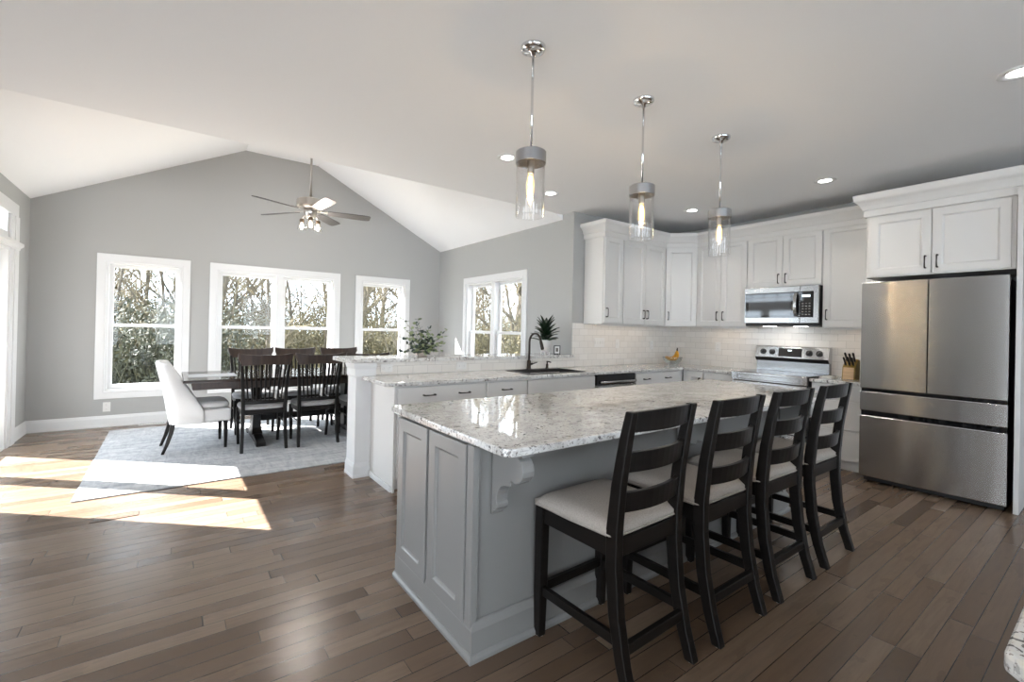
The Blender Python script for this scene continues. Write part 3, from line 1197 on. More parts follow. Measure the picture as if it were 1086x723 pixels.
bm = BM()
box(bm, (.008, .07, .03), (FW - .008, .78, 1.775))
obj('body', bm, M['darkside'], fr, bevel=.004)
for k, (a, b) in enumerate(((0, FW / 2 - .004), (FW / 2 + .004, FW))):
    obj('door', curved_front(a, b, .846, 1.798), M['steel'], fr)
obj('drawer', curved_front(0, FW, .645, .815), M['steel'], fr)
obj('drawer', curved_front(0, FW, .055, .600), M['steel'], fr)
bm = BM()
box(bm, (.004, .02, .595), (FW - .004, .075, .85))
obj('handle_recess', bm, M['blackglass'], fr)
bm = BM()
box(bm, (.02, .06, .01), (FW - .02, .09, .06))
obj('kick_grille', bm, M['black'], fr)
bm = BM()
box(bm, (.03, .03, 1.776), (.11, .11, 1.80))
box(bm, (FW - .11, .03, 1.776), (FW - .03, .11, 1.80))
obj('hinge_cover', bm, M['darkside'], fr, bevel=.003)
for x in (.05, FW - .05):
    for y in (.13, .70):
        bm = BM()
        lathe(bm, [(0, 0), (.02, 0), (.02, .032), (0, .032)], (x, y, 0), 12)
        obj('foot', bm, M['black'], fr)

# ------------------------------------------------------------------ range
rg = thing('kitchen_range', 'freestanding stainless electric range with rear control panel', 'range', (5.245, 2.714, 0), RZ)
RW = .762
bm = BM()
box(bm, (0, .03, .09), (RW, .625, CT + .003))
box(bm, (.03, .06, 0), (RW - .03, .60, .09))
obj('body', bm, M['darkside'], rg, bevel=.003)
bm = BM()
box(bm, (-.004, -.002, CT + .004), (RW + .004, .545, CT + .014))
ct = obj('cooktop', bm, M['blackglass'], rg, bevel=.003)
for bx, by, br in ((.19, .15, .10), (.57, .15, .08), (.19, .39, .075), (.57, .39, .10)):
    bm = BM()
    lathe(bm, [(br, 0), (br, .0008), (br - .004, .0008), (br - .004, 0), (br, 0)], (bx, by, CT + .0142), 32)
    obj('burner_ring', bm, M['capmetal'], ct)
bm = BM()
box(bm, (-.004, -.014, CT - .082), (RW + .004, .03, CT + .012))
obj('front_rail', bm, M['steel'], rg, bevel=.006)
bm = BM()   # embossed rectangle on the front rail
ring(bm, .06, RW - .06, CT - .064, CT - .014, .006, -.020, -.0135)
obj('front_emboss', bm, M['steel2'], rg)
bm = BM()
box(bm, (.003, -.012, .27), (RW - .003, .03, CT - .088))
od = obj('oven_door', bm, M['steel'], rg, bevel=.005)
bm = BM()
box(bm, (.09, -.016, .36), (RW - .09, -.011, .63))
obj('oven_window', bm, M['blackglass'], od, bevel=.003)
bm = BM()
tube(bm, [(.06, -.012, .715), (.06, -.055, .715), (.08, -.065, .715), (RW - .08, -.065, .715), (RW - .06, -.055, .715), (RW - .06, -.012, .715)], .013, 10)
obj('handle', bm, M['steel2'], od, smooth=True)
bm = BM()
box(bm, (.003, -.010, .095), (RW - .003, .03, .262))
obj('drawer', bm, M['steel'], rg, bevel=.005)
# backguard: slanted control console above a shiny riser
bm = BM()
prism(bm, [[(.575, CT + .004), (.575, CT + .130), (.640, CT + .130), (.640, CT + .004)]], lambda u, v: (.0, u, v), (RW, 0, 0))
obj('backguard', bm, M['steel2'], rg, bevel=.002)
bm = BM()
prism(bm, [[(.580, CT + .128), (.560, CT + .150), (.540, CT + .172), (.565, CT + .298), (.585, CT + .306), (.640, CT + .306), (.640, CT + .128)]], lambda u, v: (-.004, u, v), (RW + .008, 0, 0))
cp = obj('control_panel', bm, M['steel'], rg, bevel=.003)
nrm = Vector((0, -.126, .025)).normalized()


def on_panel(h):     # point on the slanted console at fraction h
    return Vector((0, .540 + .025 * h, CT + .172 + .126 * h))


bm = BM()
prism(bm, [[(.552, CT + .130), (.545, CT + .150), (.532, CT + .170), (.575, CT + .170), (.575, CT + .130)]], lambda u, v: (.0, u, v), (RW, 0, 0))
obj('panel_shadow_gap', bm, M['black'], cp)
Mk = Matrix.Rotation(math.atan2(.126, .025) - PI / 2, 4, 'X') if False else None
for kx in (.085, .185, .575, .675):
    p = on_panel(.5)
    nx_ = Vector((0, -.981, .194))
    bm = BM()
    c0 = Vector((kx, p.y, p.z))
    tube(bm, [c0 - nx_ * .0, c0 + nx_ * .006, c0 + nx_ * .007, c0 + nx_ * .030, c0 + nx_ * .033], [.033, .033, .026, .023, .018], 20)
    k = obj('knob', bm, M['black'], cp, smooth=False)
    bm = BM()
    c1 = c0 + nx_ * .036
    tube(bm, [c1 + Vector((-.012, 0, -.014)), c1 + Vector((.012, 0, .014))], .004, 6)
    obj('pointer', bm, M['steel2'], k)
bm = BM()
a, b = on_panel(.12), on_panel(.88)
prism(bm, [[(a.y, a.z), (a.y - .004, a.z + .001), (b.y - .004, b.z + .001), (b.y, b.z)]], lambda u, v: (.255, u, v), (.245, 0, 0))
ds = obj('display_glass', bm, M['blackglass'], cp)
bm = BM()
a, b = on_panel(.62), on_panel(.74)
prism(bm, [[(a.y - .003, a.z), (a.y - .0052, a.z + .001), (b.y - .0052, b.z + .001), (b.y - .003, b.z)]], lambda u, v: (.355, u, v), (.04, 0, 0))
obj('clock_display', bm, M['display'], ds)

# ------------------------------------------------------------------ microwave
mw = thing('microwave', 'stainless over the range microwave with curved bar handle', 'microwave', (5.50, 2.718, 1.418), RZ)
MWW, MH = .765, .428
bm = BM()
box(bm, (.002, .03, .0), (MWW - .002, .385, MH))
obj('body', bm, M['darkside'], mw, bevel=.003)
bm = BM()
box(bm, (.0, .0, .022), (MWW * .768, .03, MH))
d = obj('door', bm, M['steel2'], mw, bevel=.004)
bm = BM()
box(bm, (.012, -.004, .085), (MWW * .766, .001, MH - .062))
g = obj('door_glass', bm, M['blackglass'], d, bevel=.003)
bm = BM()
box(bm, (.05, -.0055, .110), (MWW * .66, -.0038, MH - .105))
obj('window', bm, M['ovenglass'], g)
bm = BM()
pts = []
for k in range(9):
    u = k / 8
    pts.append((MWW * .725, -.012 - .034 * math.sin(PI * u) ** .6 if 0 < k < 8 else -.002, .095 + (MH - .165) * u))
rings = [[(x - .016, y - .006, z), (x + .016, y - .006, z), (x + .016, y + .006, z), (x - .016, y + .006, z)] for x, y, z in pts]
loft(bm, rings)
obj('handle', bm, M['steel2'], d, bevel=.003)
bm = BM()
box(bm, (MWW * .772, .0, .022), (MWW, .03, MH))
pn = obj('control_panel', bm, M['steel2'], mw, bevel=.004)
bm = BM()
box(bm, (MWW * .776, -.004, .085), (MWW - .045, .001, MH - .062))
kg = obj('keypad_glass', bm, M['blackglass'], pn, bevel=.002)
bm = BM()
box(bm, (MWW * .80, -.0055, MH - .125), (MWW - .075, -.0035, MH - .100))
obj('clock_display', bm, M['display'], kg)
for i in range(3):
    for j in range(5):
        bm = BM()
        bx = MWW * .80 + i * .032
        bz = .11 + j * .030
        box(bm, (bx, -.0052, bz), (bx + .016, -.0036, bz + .010))
        obj('key', bm, M['slot'], kg)
bm = BM()
box(bm, (.01, .02, -.012), (MWW - .01, .30, .001))
uv = obj('vent_underside', bm, M['black'], mw)
for x in (.18, .50):
    bm = BM()
    box(bm, (x, .08, -.015), (x + .12, .14, -.011))
    obj('task_light', bm, M['canlens'], uv)
area('hood_glow', (5.70, 2.40, 1.395), (.3, 0, -1), .12, .3, .8, (1, .95, .88))

# ------------------------------------------------------------------ pendants
PG = 'glass pendants above the island'


def make_pendant():
    r = thing('pendant_light', '', 'pendant light', (0, 0, 0), 0, PG)
    bm = BM()
    lathe(bm, [(.064, CEIL), (.064, CEIL - .006), (.060, CEIL - .018), (.045, CEIL - .026), (.014, CEIL - .030), (.012, CEIL - .045), (0, CEIL - .045)], n=32)
    obj('canopy', bm, M['chrome'], r, smooth=True)
    bm = BM()
    tube(bm, [(0, 0, CEIL - .04), (0, 0, 2.21)], .0065, 12)
    obj('rod', bm, M['chrome'], r, smooth=True)
    bm = BM()
    lathe(bm, [(0, 2.222), (.010, 2.222), (.012, 2.216), (.074, 2.212), (.078, 2.208), (.078, 2.152), (.075, 2.150), (.074, 2.157), (.073, 2.206), (.0, 2.206)], n=40)
    obj('cap', bm, M['capmetal'], r, smooth=False)
    bm = BM()
    lathe(bm, [(.0705, 2.18), (.0705, 1.885), (.0720, 1.880), (.0735, 1.885), (.0735, 2.148), (.0725, 2.18)], n=40)
    obj('glass_shade', bm, M['seeded'], r, smooth=True)
    bm = BM()
    lathe(bm, [(.0, 2.206), (.019, 2.206), (.019, 2.105), (.016, 2.10), (0, 2.10)], n=20)
    sk = obj('socket', bm, M['nickel'], r)
    bm = BM()
    lathe(bm, [(.012, 2.10), (.016, 2.08), (.021, 2.05), (.020, 2.005), (.012, 1.982), (.003, 1.975)], n=18)
    b = obj('bulb', bm, M['bulbglow'], sk, smooth=True)
    bm = BM()
    for k in range(4):
        a = k * PI / 2
        x, y = .006 * math.cos(a), .006 * math.sin(a)
        tube(bm, [(x * .5, y * .5, 2.085), (x, y, 2.07), (x, y, 2.01), (x * .4, y * .4, 2.0)], .0035, 5)
    obj('filament', bm, M['bulb'], b)
    return r


pd = make_pendant()
PX = [(1.466, 1.814, 'glass cylinder pendant nearest the viewer, hanging from longest looking rod'), (2.348, 1.802, 'middle of the three glass cylinder pendants over the island'), (3.238, 1.793, 'glass cylinder pendant farthest over the island, in front of the corner cabinets')]
for i, (x, y, lab) in enumerate(PX):
    if i == 0:
        pd.location = (x, y, 0)
        pd['label'] = lab
    else:
        dup(pd, (x, y, 0), 0, lab)
    l = bpy.data.lights.new('pendant_bulb', 'POINT')
    l.energy = 6
    l.color = (1, .74, .45)
    l.shadow_soft_size = .015
    o = bpy.data.objects.new('pendant_bulb', l)
    C.objects.link(o)
    o.location = (x, y, 2.03)


# ------------------------------------------------------------------ recessed lights
def make_can():
    r = thing('recessed_light', '', 'ceiling light', (0, 0, 0), 0, 'recessed ceiling lights')
    bm = BM()
    lathe(bm, [(.088, 0), (.088, -.005), (.080, -.009), (.056, -.005), (.050, -.001), (.050, 0)], n=32)
    obj('trim_ring', bm, M['trim'], r, smooth=True)
    bm = BM()
    lathe(bm, [(0, -.002), (.052, -.002), (.052, -.001), (0, -.001)], n=28)
    obj('lens', bm, M['canlens'], r)
    return r


can = make_can()
for i, (x, y, lab) in enumerate(((2.249, 3.098, 'recessed ceiling light just left of the nearest pendant glass'), (3.199, 3.615, 'recessed ceiling light just right of the nearest pendant glass'),
                                 (4.913, 3.054, 'recessed ceiling light between middle and farthest pendants'), (4.885, 1.70, 'recessed ceiling light alone near the fridge cabinet'),
                                 (3.68, .38, 'recessed ceiling light cut off by the right edge'))):
    if i == 0:
        can.location = (x, y, CEIL)
        can['label'] = lab
    else:
        dup(can, (x, y, CEIL), 0, lab)
    l = bpy.data.lights.new('can_lamp', 'SPOT')
    l.energy = 14
    l.spot_size = math.radians(120)
    l.spot_blend = .6
    l.color = (1, .93, .84)
    l.shadow_soft_size = .05
    o = bpy.data.objects.new('can_lamp', l)
    C.objects.link(o)
    o.location = (x, y, CEIL - .012)

# ------------------------------------------------------------------ ceiling fan
fn = thing('ceiling_fan', 'five blade ceiling fan with three glass lights above the dining table', 'ceiling fan', (1.27, 5.65, 0))
bm = BM()
lathe(bm, [(.0, APZ), (.065, APZ), (.065, APZ - .02), (.03, APZ - .07), (0, APZ - .07)], n=24)
obj('canopy', bm, M['nickel'], fn, smooth=True)
bm = BM()
tube(bm, [(0, 0, APZ - .05), (0, 0, 2.76)], .0125, 12)
obj('rod', bm, M['nickel'], fn, smooth=True)
bm = BM()
lathe(bm, [(.0, 2.785), (.03, 2.785), (.04, 2.775), (.135, 2.770), (.150, 2.760), (.152, 2.690), (.140, 2.672), (.09, 2.660), (0, 2.660)], n=36)
obj('motor_housing', bm, M['nickel'], fn, smooth=False)
bm = BM()
lathe(bm, [(0, 2.662), (.07, 2.662), (.075, 2.62), (.06, 2.585), (.05, 2.56), (.02, 2.545), (0, 2.545)], n=28)
obj('switch_housing', bm, M['nickel'], fn, smooth=True)
for k, (dx, dy) in enumerate(((-.633, -.287), (-.399, .534), (.640, -.10), (.413, .483), (.052, -.636))):
    a = math.atan2(dy, dx)
    Mb = Matrix.Rotation(a, 4, 'Z') @ Matrix.Translation((0, 0, 2.635)) @ Matrix.Rotation(math.radians(-13), 4, 'X')
    bm = BM()
    pr = [(.19, .048), (.22, .056), (.45, .066), (.62, .068), (.672, .060), (.685, .040)]
    prism(bm, [pr + [(x, -y) for x, y in reversed(pr)]], lambda u, v: (u, v, -.004), (0, 0, .008))
    b = obj('blade', bm, M['blade2'] if k == 4 else M['blade'], fn, bevel=.002, M4=Mb)
    bm = BM()
    prism(bm, [[(.06, .02), (.14, .016), (.20, .034), (.27, .030), (.27, -.030), (.20, -.034), (.14, -.016), (.06, -.02)]], lambda u, v: (u, v, .004), (0, 0, .008))
    obj('blade_arm', bm, M['nickel'], b, bevel=.002, M4=Mb)
for k in range(3):
    a = math.radians(20 + 120 * k)
    ux, uy = math.cos(a), math.sin(a)
    bm = BM()
    tube(bm, [(.03 * ux, .03 * uy, 2.575), (.075 * ux, .075 * uy, 2.585), (.095 * ux, .095 * uy, 2.56), (.10 * ux, .10 * uy, 2.535)], .008, 8)
    arm = obj('light_arm', bm, M['nickel'], fn, smooth=True)
    bm = BM()
    lathe(bm, [(0, 2.545), (.022, 2.545), (.026, 2.535), (.026, 2.505), (0, 2.505)], (.10 * ux, .10 * uy, 0), 16)
    obj('socket', bm, M['brass'], arm)
    bm = BM()
    lathe(bm, [(.028, 2.515), (.034, 2.49), (.046, 2.455), (.050, 2.42), (.048, 2.42), (.044, 2.455), (.032, 2.49), (.026, 2.515)], (.10 * ux, .10 * uy, 0), 22)
    obj('glass_shade', bm, M['seeded'], arm, smooth=True)
    bm = BM()
    lathe(bm, [(.006, 2.508), (.014, 2.49), (.021, 2.465), (.017, 2.44), (.005, 2.43)], (.10 * ux, .10 * uy, 0), 14)
    obj('bulb', bm, emit('warm_bulb', (1, .84, .6), 7) if k == 0 else bpy.data.materials['warm_bulb'], arm, smooth=True)

for k in range(3):
    a = math.radians(20 + 120 * k)
    l = bpy.data.lights.new('fan_bulb', 'POINT')
    l.energy = 9
    l.color = (1, .93, .85)
    l.shadow_soft_size = .03
    o = bpy.data.objects.new('fan_bulb', l)
    C.objects.link(o)
    o.location = (1.27 + .10 * math.cos(a), 5.65 + .10 * math.sin(a), 2.40)

# ------------------------------------------------------------------ dining area
bm = BM()
prism(bm, [[(-.575, 4.415), (3.05, 4.395), (3.05, 7.03), (-.595, 7.06)]], lambda u, v: (u, v, 0.0), (0, 0, .011))
tag(obj('rug', bm, M['rug'], bevel=.004), 'large pale blue grey distressed rug under the dining table', 'rug')
RG = .011

TZ = .745
tb = thing('dining_table', 'long dark wood dining table with two trestle pedestals', 'dining table', (1.27, 5.80, RG))
bm = BM()
box(bm, (-1.19, -.50, TZ - .028 - RG), (1.19, .50, TZ - RG))
obj('tabletop', bm, M['tabletop'], tb, bevel=.006)
bm = BM()
ring(bm, -1.11, 1.11, TZ - .1 - RG, TZ - .0285 - RG, .0, 0, 0) if False else None
for y in (-.42, .395):
    box(bm, (-1.11, y, TZ - .105 - RG), (1.11, y + .025, TZ - .0285 - RG))
for x in (-1.11, 1.085):
    box(bm, (x, -.395, TZ - .105 - RG), (x + .025, .395, TZ - .0285 - RG))
obj('apron', bm, M['walnut'], tb, bevel=.002)
for x in (-.50, .50):
    bm = BM()
    bars(bm, [(x, 0, .075, .11, .30), (x, 0, .14, .09, .22), (x, 0, .30, .075, .15), (x, 0, .50, .08, .18), (x, 0, TZ - .105 - RG, .11, .34)])
    obj('pedestal', bm, M['espresso'], tb, bevel=.006)
    bm = BM()
    prism(bm, [[(-.43, 0), (-.43, .045), (-.36, .06), (-.16, .085), (.16, .085), (.36, .06), (.43, .045), (.43, 0), (.33, 0), (.31, .02), (-.31, .02), (-.33, 0)]], lambda u, v: (x - .045, u, v), (.09, 0, 0))
    obj('trestle_foot', bm, M['espresso'], tb, bevel=.005)
bm = BM()
box(bm, (-.46, -.02, .20), (.46, .02, .27))
obj('trestle_beam', bm, M['espresso'], tb, bevel=.004)
bm = BM()
box(bm, (.125, 5.60, TZ), (.56, 5.93, TZ + .003))
tag(obj('placemat', bm, mat('silver_placemat', (.52, .53, .55), .4), bevel=.001), 'silvery rectangular placemat at the left end of the table', 'placemat')


def make_slat_chair():
    r = thing('dining_chair', '', 'dining chair', (0, 0, 0), 0, 'dark slat back dining chairs')
    for s in (-1, 1):
        bm = BM()
        bars(bm, [(s * .205, -.235, 0, .030, .034), (s * .200, -.205, .14, .032, .040), (s * .196, -.190, .30, .034, .044), (s * .196, -.188, .44, .034, .044), (s * .200, -.200, .62, .032, .036), (s * .212, -.222, .80, .030, .030), (s * .222, -.240, .90, .030, .026)])
        obj('leg', bm, M['espresso'], r, bevel=.004)
        bm = BM()
        bars(bm, [(s * .192, .192, 0, .026, .028), (s * .197, .180, .12, .030, .032), (s * .202, .176, .25, .036, .038), (s * .200, .180, .40, .040, .042)])
        obj('leg', bm, M['espresso'], r, bevel=.004)
        bm = BM()
        tube(bm, [(s * .198, -.19, .265), (s * .201, .176, .265)], .007, 8)
        obj('stretcher', bm, M['espresso'], r, smooth=True)
    bm = BM()
    box(bm, (-.205, -.182, .365), (.205, .195, .418))
    obj('seat_frame', bm, M['espresso'], r, bevel=.004)
    bm = BM()
    rings = []
    for z, k in ((.4185, .97), (.428, 1.0), (.446, .99), (.458, .94), (.464, .80), (.466, .4)):
        rg_ = []
        for i in range(28):
            a = 2 * PI * i / 28
            c, s = math.cos(a), math.sin(a)
            q = (abs(c) ** 5 + abs(s) ** 5) ** (-1 / 5)
            rg_.append((c * q * .220 * k, .015 + s * q * .205 * k, z))
        rings.append(rg_)
    loft(bm, rings)
    obj('seat', bm, M['greyseat'], r, smooth=True)
    # crest rail: bowed, with swept up horns
    bm = BM()
    rings = []
    for k in range(17):
        u = k / 16 * 2 - 1
        x = u * .252
        y = -.238 - .030 * (1 - u * u)
        zt = .978 + .020 * abs(u) ** 3
        zb = .872 + .012 * (1 - abs(u)) + (.075 * max(0, (abs(u) - .90) / .10) ** 1.3)
        rings.append([(x, y - .011, zb), (x, y + .011, zb), (x, y + .006 - .012, zt), (x, y - .016 - .006, zt)])
    loft(bm, rings)
    obj('crest_rail', bm, M['walnut'], r, bevel=.003)
    bm = BM()
    rings = []
    for k in range(11):
        u = k / 10 * 2 - 1
        x, y = u * .185, -.190 - .022 * (1 - u * u)
        rings.append([(x, y - .010, .478), (x, y + .010, .478), (x, y + .010, .515), (x, y - .010, .515)])
    loft(bm, rings)
    obj('lower_rail', bm, M['espresso'], r, bevel=.003)
    for k in range(9):
        u = (k - 4) / 4 * .84
        x0, x1 = u * .180, u * .222
        y0 = -.190 - .022 * (1 - u * u)
        y1 = -.238 - .030 * (1 - (x1 / .252) ** 2)
        bm = BM()
        bars(bm, [(x0, y0, .510, .013, .010), ((x0 + x1) / 2, (y0 + y1) / 2 + .008, .70, .017, .010), (x1, y1, .885, .017, .010)])
        obj('spindle', bm, M['espresso'], r)
    return r


ch = make_slat_chair()
ch.location = (.775, 5.425, RG)
ch['label'] = 'dark slat back chair on the near table side, next to the white upholstered chair'
for x, y, rz, lab in ((1.297, 5.40, .6, 'dark slat back chair in the middle of the near side of the table'),
                      (1.835, 5.42, 0, 'dark slat back chair half hidden behind the white column'),
                      (.800, 6.28, 180, 'dark slat back chair on the window side, at the left'),
                      (1.325, 6.28, 180.5, 'dark slat back chair on the window side, in the middle'),
                      (1.885, 6.28, 179.5, 'dark slat back chair on the window side, behind the bar end')):
    dup(ch, (x, y, RG), math.radians(rz), lab)


def make_host_chair():
    r = thing('host_chair', 'white upholstered chair with sloping sides at the left table end', 'dining chair', (.235, 5.745, RG), -PI / 2 + math.radians(3))
    # local +y is the front
    for s in (-1, 1):
        bm = BM()
        bars(bm, [(s * .205, -.315, 0, .026, .026), (s * .205, -.278, .10, .032, .032), (s * .205, -.250, .20, .038, .038), (s * .205, -.235, .30, .042, .042)])
        obj('leg', bm, M['espresso'], r, bevel=.004)
        bm = BM()
        bars(bm, [(s * .21, .215, 0, .026, .026), (s * .21, .215, .15, .034, .034), (s * .21, .21, .30, .042, .042)])
        obj('leg', bm, M['espresso'], r, bevel=.004)
    bm = BM()
    box(bm, (-.255, -.25, .285), (.255, .255, .415))
    obj('seat_base', bm, M['whitefab'], r, bevel=.02, seg=3, smooth=False)
    bm = BM()
    rings = []
    for z, k in ((.416, .96), (.430, 1.0), (.455, 1.0), (.475, .95), (.486, .82), (.490, .4)):
        rg_ = []
        for i in range(32):
            a = 2 * PI * i / 32
            c, s = math.cos(a), math.sin(a)
            q = (abs(c) ** 7 + abs(s) ** 7) ** (-1 / 7)
            rg_.append((c * q * .218 * k, .030 + s * q * .222 * k, z))
        rings.append(rg_)
    loft(bm, rings)
    obj('seat', bm, M['whitefab'], r, smooth=True)
    # wrap-around back: U in plan, rim sloping from the high back down to the seat
    bm = BM()
    n = 40
    def plan(t, off):
        # t -1..1 along the U
        hw, yb, yf = .268 - off, -.265 + off, .02
        R = .09
        s = 1 if t > 0 else -1
        at = abs(t)
        L1, L2, L3 = hw - R, R * PI / 2, yf - (yb + R)
        tot = L1 + L2 + L3
        d = at * tot
        if d < L1:
            return Vector((s * d, yb))
        if d < L1 + L2:
            a = (d - L1) / R
            return Vector((s * (hw - R + R * math.sin(a)), yb + R - R * math.cos(a)))
        return Vector((s * hw, yb + R + (d - L1 - L2)))
    rings = []
    for k in range(n + 1):
        t = k / n * 2 - 1
        o, i = plan(t, 0), plan(t, .062)
        at = abs(t)
        if at < .60:
            ht = .905 - .012 * (at / .60) ** 2
        else:
            q = (at - .60) / .40
            ht = .893 - .455 * q ** 1.1
        lean = lambda z: -.120 * max(0, z - .38) / .52
        def P(p, z):
            return (p.x, p.y + lean(z) * (1 if True else 0), z)
        zb = .285
        hm = (zb + ht) / 2
        mid = (o + i) / 2
        rings.append([P(o, zb), P(o, hm), P(o, ht - .03), P(o * .75 + i * .25, ht - .006), P(mid, ht), P(o * .25 + i * .75, ht - .006), P(i, ht - .03), P(i, hm), P(i, zb)])
    loft(bm, rings)
    b = obj('backrest', bm, M['whitefab'], r, smooth=True)
    # vertical channels on the inner back
    for s in (-1.5, -.5, .5, 1.5):
        bm = BM()
        rings = []
        for k in range(8):
            z = .50 + k / 7 * .385
            y = -.203 - .120 * (z - .38) / .52
            w = .048
            rings.append([(s * .098 + w * math.cos(a), y + .016 * math.sin(a) * (1 if 0 < k < 7 else .2), z) for a in [PI * 2 * j / 10 for j in range(10)]])
        loft(bm, rings)
        obj('channel', bm, M['whitefab'], b, smooth=True)
    return r


make_host_chair()

# floor registers and wall outlets
bm = BM()
box(bm, (-.34, 7.27, 0), (-.06, 7.345, .010))
v = tag(obj('floor_register', bm, M['trim'], bevel=.003), 'white floor register against the back baseboard', 'vent')
bm = BM()
for k in range(10):
    box(bm, (-.325 + k * .026, 7.285, .0095), (-.312 + k * .026, 7.33, .0108))
obj('louvre', bm, M['slot'], v)
bm = BM()
box(bm, (-.42, 3.905, 0), (-.17, 4.015, .004))
v = tag(obj('floor_register', bm, M['floor'], bevel=.001), 'flush wooden floor register in the sunlit boards', 'vent')
bm = BM()
ring(bm, -.40, -.19, 3.925, 3.995, .006, 0, .0006)
bm.transform(Matrix(((1, 0, 0, 0), (0, 0, 1, 0), (0, 1, 0, .0042), (0, 0, 0, 1))))
obj('grille', bm, M['bananatip'], v)


def outlet(label, loc, rz, w=.072, n=1, kind='outlet'):
    """plate at local origin, face toward -y"""
    t = thing('wall_outlet' if kind == 'outlet' else 'light_switch', label, kind, loc, rz)
    bm = BM()
    box(bm, (-w / 2, -.005, -.058), (w / 2, 0, .058))
    pl = obj('plate', bm, M['plate'], t, bevel=.002)
    for k in range(n):
        x = (k - (n - 1) / 2) * .046
        if kind == 'outlet':
            for z in (-.026, .026):
                bm = BM()
                lathe(bm, [(0, -.0065), (.014, -.0065), (.015, -.005), (.015, -.004), (0, -.004)], (x, 0, z), 16, 'y')
                so_ = obj('socket', bm, M['plate'], pl)
                bm = BM()
                for s in (-.005, .005):
                    box(bm, (x + s - .001, -.0072, z - .002), (x + s + .001, -.0062, z + .006))
                obj('slot', bm, M['slot'], so_)
        else:
            bm = BM()
            box(bm, (x - .012, -.009, -.022), (x + .012, -.004, .022))
            obj('rocker', bm, M['plate'], pl, bevel=.002)
    return t


outlet('white outlet on the grey wall under the left window', (-.656, YG, .245), 0)


def sideways(t):
    for q in list(bpy.data.objects):
        pass
    t.rotation_euler = (0, PI / 2, 0)


o_ = outlet('white outlet in the tile strip beside the bar column', (1.565, 3.945, .930), 0)
o_.rotation_euler = (0, PI / 2, 0)
o_ = outlet('white outlet in the tile strip below the trailing plant', (2.35, 3.945, .930), 0)
o_.rotation_euler = (0, PI / 2, 0)
outlet('wide white four gang switch plate on the tiled sink wall', (4.38, KY - .012, 1.165), 0, .19, 4, 'light switch')
outlet('white single switch plate on the tiled sink wall', (4.725, KY - .012, 1.15), 0, .072, 1, 'light switch')
outlet('pale outlet on the tile behind the corner counter', (5.45, KY - .012, 1.13), 0)
outlet('pale outlet on the tile between bananas and range', (KX - .012, 3.246, 1.135), RZ)

# ------------------------------------------------------------------ things on the counters
# banana bowl
bw = thing('fruit_bowl', 'clear glass bowl of bananas in the counter corner', 'bowl', (5.55, 3.70, CT))
bm = BM()
pr = [(.045, 0), (.05, .004), (.085, .025), (.118, .065), (.130, .105)]
lathe(bm, pr + [(r_ - .004, h + .004) for r_, h in reversed(pr)] + [(0, .006)], n=30)
obj('glass_wall', bm, M['bowl'], bw, smooth=True)
for k in range(5):
    bn = thing('banana', 'ripe yellow banana in the bunch in the glass bowl', 'banana', (5.555, 3.695, CT), 0, 'bananas in the glass bowl')
    bm = BM()
    pts, rad = [], []
    f = (k - 2) * .021
    for j in range(12):
        u = j / 11
        r_ = (1 - u) ** 2 * -.095 + 2 * u * (1 - u) * (.045 + abs(f) * .3) + u * u * .055
        z_ = (1 - u) ** 2 * .085 + 2 * u * (1 - u) * .02 + u * u * .175
        q_ = f * (.25 + 1.1 * math.sin(PI * min(1, .12 + u * .88)))
        pts.append((r_ * .813 + q_ * .583, r_ * -.583 + q_ * .813, z_ + .012 + .010 * (k % 2)))
        rad.append(.020 * (1 - (2 * u - 1) ** 4 * .55))
    tube(bm, pts, rad, 8)
    b = obj('peel', bm, M['banana'], bn, smooth=True)
    bm = BM()
    e, e2 = Vector(pts[-1]), Vector(pts[-2])
    d = (e - e2).normalized()
    tube(bm, [e - d * .002, e + d * .016, e + d * .034], [.010, .007, .008], 7)
    obj('stem', bm, M['bananatip'], bn, smooth=True)

# knife block with knives
kb = thing('knife_block', 'wooden knife block beside the fridge', 'knife block', (5.63, 1.70, CT), RZ)
Mt = Matrix.Rotation(math.radians(14), 4, 'X')
bm = BM()
prism(bm, [[(-.075, 0), (-.055, .125), (.03, .205), (.085, .19), (.075, 0)]], lambda u, v: (-.055, u, v), (.11, 0, 0))
obj('block', bm, M['blockwood'], kb, bevel=.004)
bm = BM()
prism(bm, [[(-.0785, .002), (-.0595, .120), (-.0565, .120), (-.0745, .002)]], lambda u, v: (-.045, u, v), (.09, 0, 0))
obj('front_face', bm, M['blockface'], kb)
for i in range(3):
    for j in range(2):
        x = -.032 + i * .032
        base = Vector((x, -.035 + j * .042, .145 + j * .038))
        d = Vector((.02 * (i - 1), -.62, .78)).normalized()
        kn = thing('kitchen_knife', 'black handled knife standing in the wooden block', 'knife', (5.63, 1.70, CT), RZ, 'knives in the block')
        bm = BM()
        tube(bm, [base - d * .004, base + d * .02, base + d * .05, base + d * (.085 + .01 * ((i + j) % 2)), base + d * (.10 + .01 * ((i + j) % 2))], [.009, .010, .0085, .0105, .007], 8)
        h = obj('handle', bm, M['black'], kn, smooth=True)
        bm = BM()
        tube(bm, [base + d * .045 + Vector((-.012, 0, 0)), base + d * .045 + Vector((.012, 0, 0))], .003, 6)
        obj('rivet', bm, M['steel2'], h)
# folded cloth by the range
bm = BM()
rings = []
for k in range(9):
    u = k / 8
    x = 5.40 + u * .16
    z = .010 + .010 * math.sin(u * 9) ** 2
    rings.append([(x, 1.80 - .01 * math.sin(u * 7), CT), (x, 1.90, CT), (x, 1.90, CT + z), (x, 1.86, CT + z + .008), (x, 1.80 - .01 * math.sin(u * 7), CT + z)])
loft(bm, rings)
tag(obj('dish_cloth', bm, M['paper'], smooth=True), 'crumpled white cloth on the counter right of the range', 'cloth')

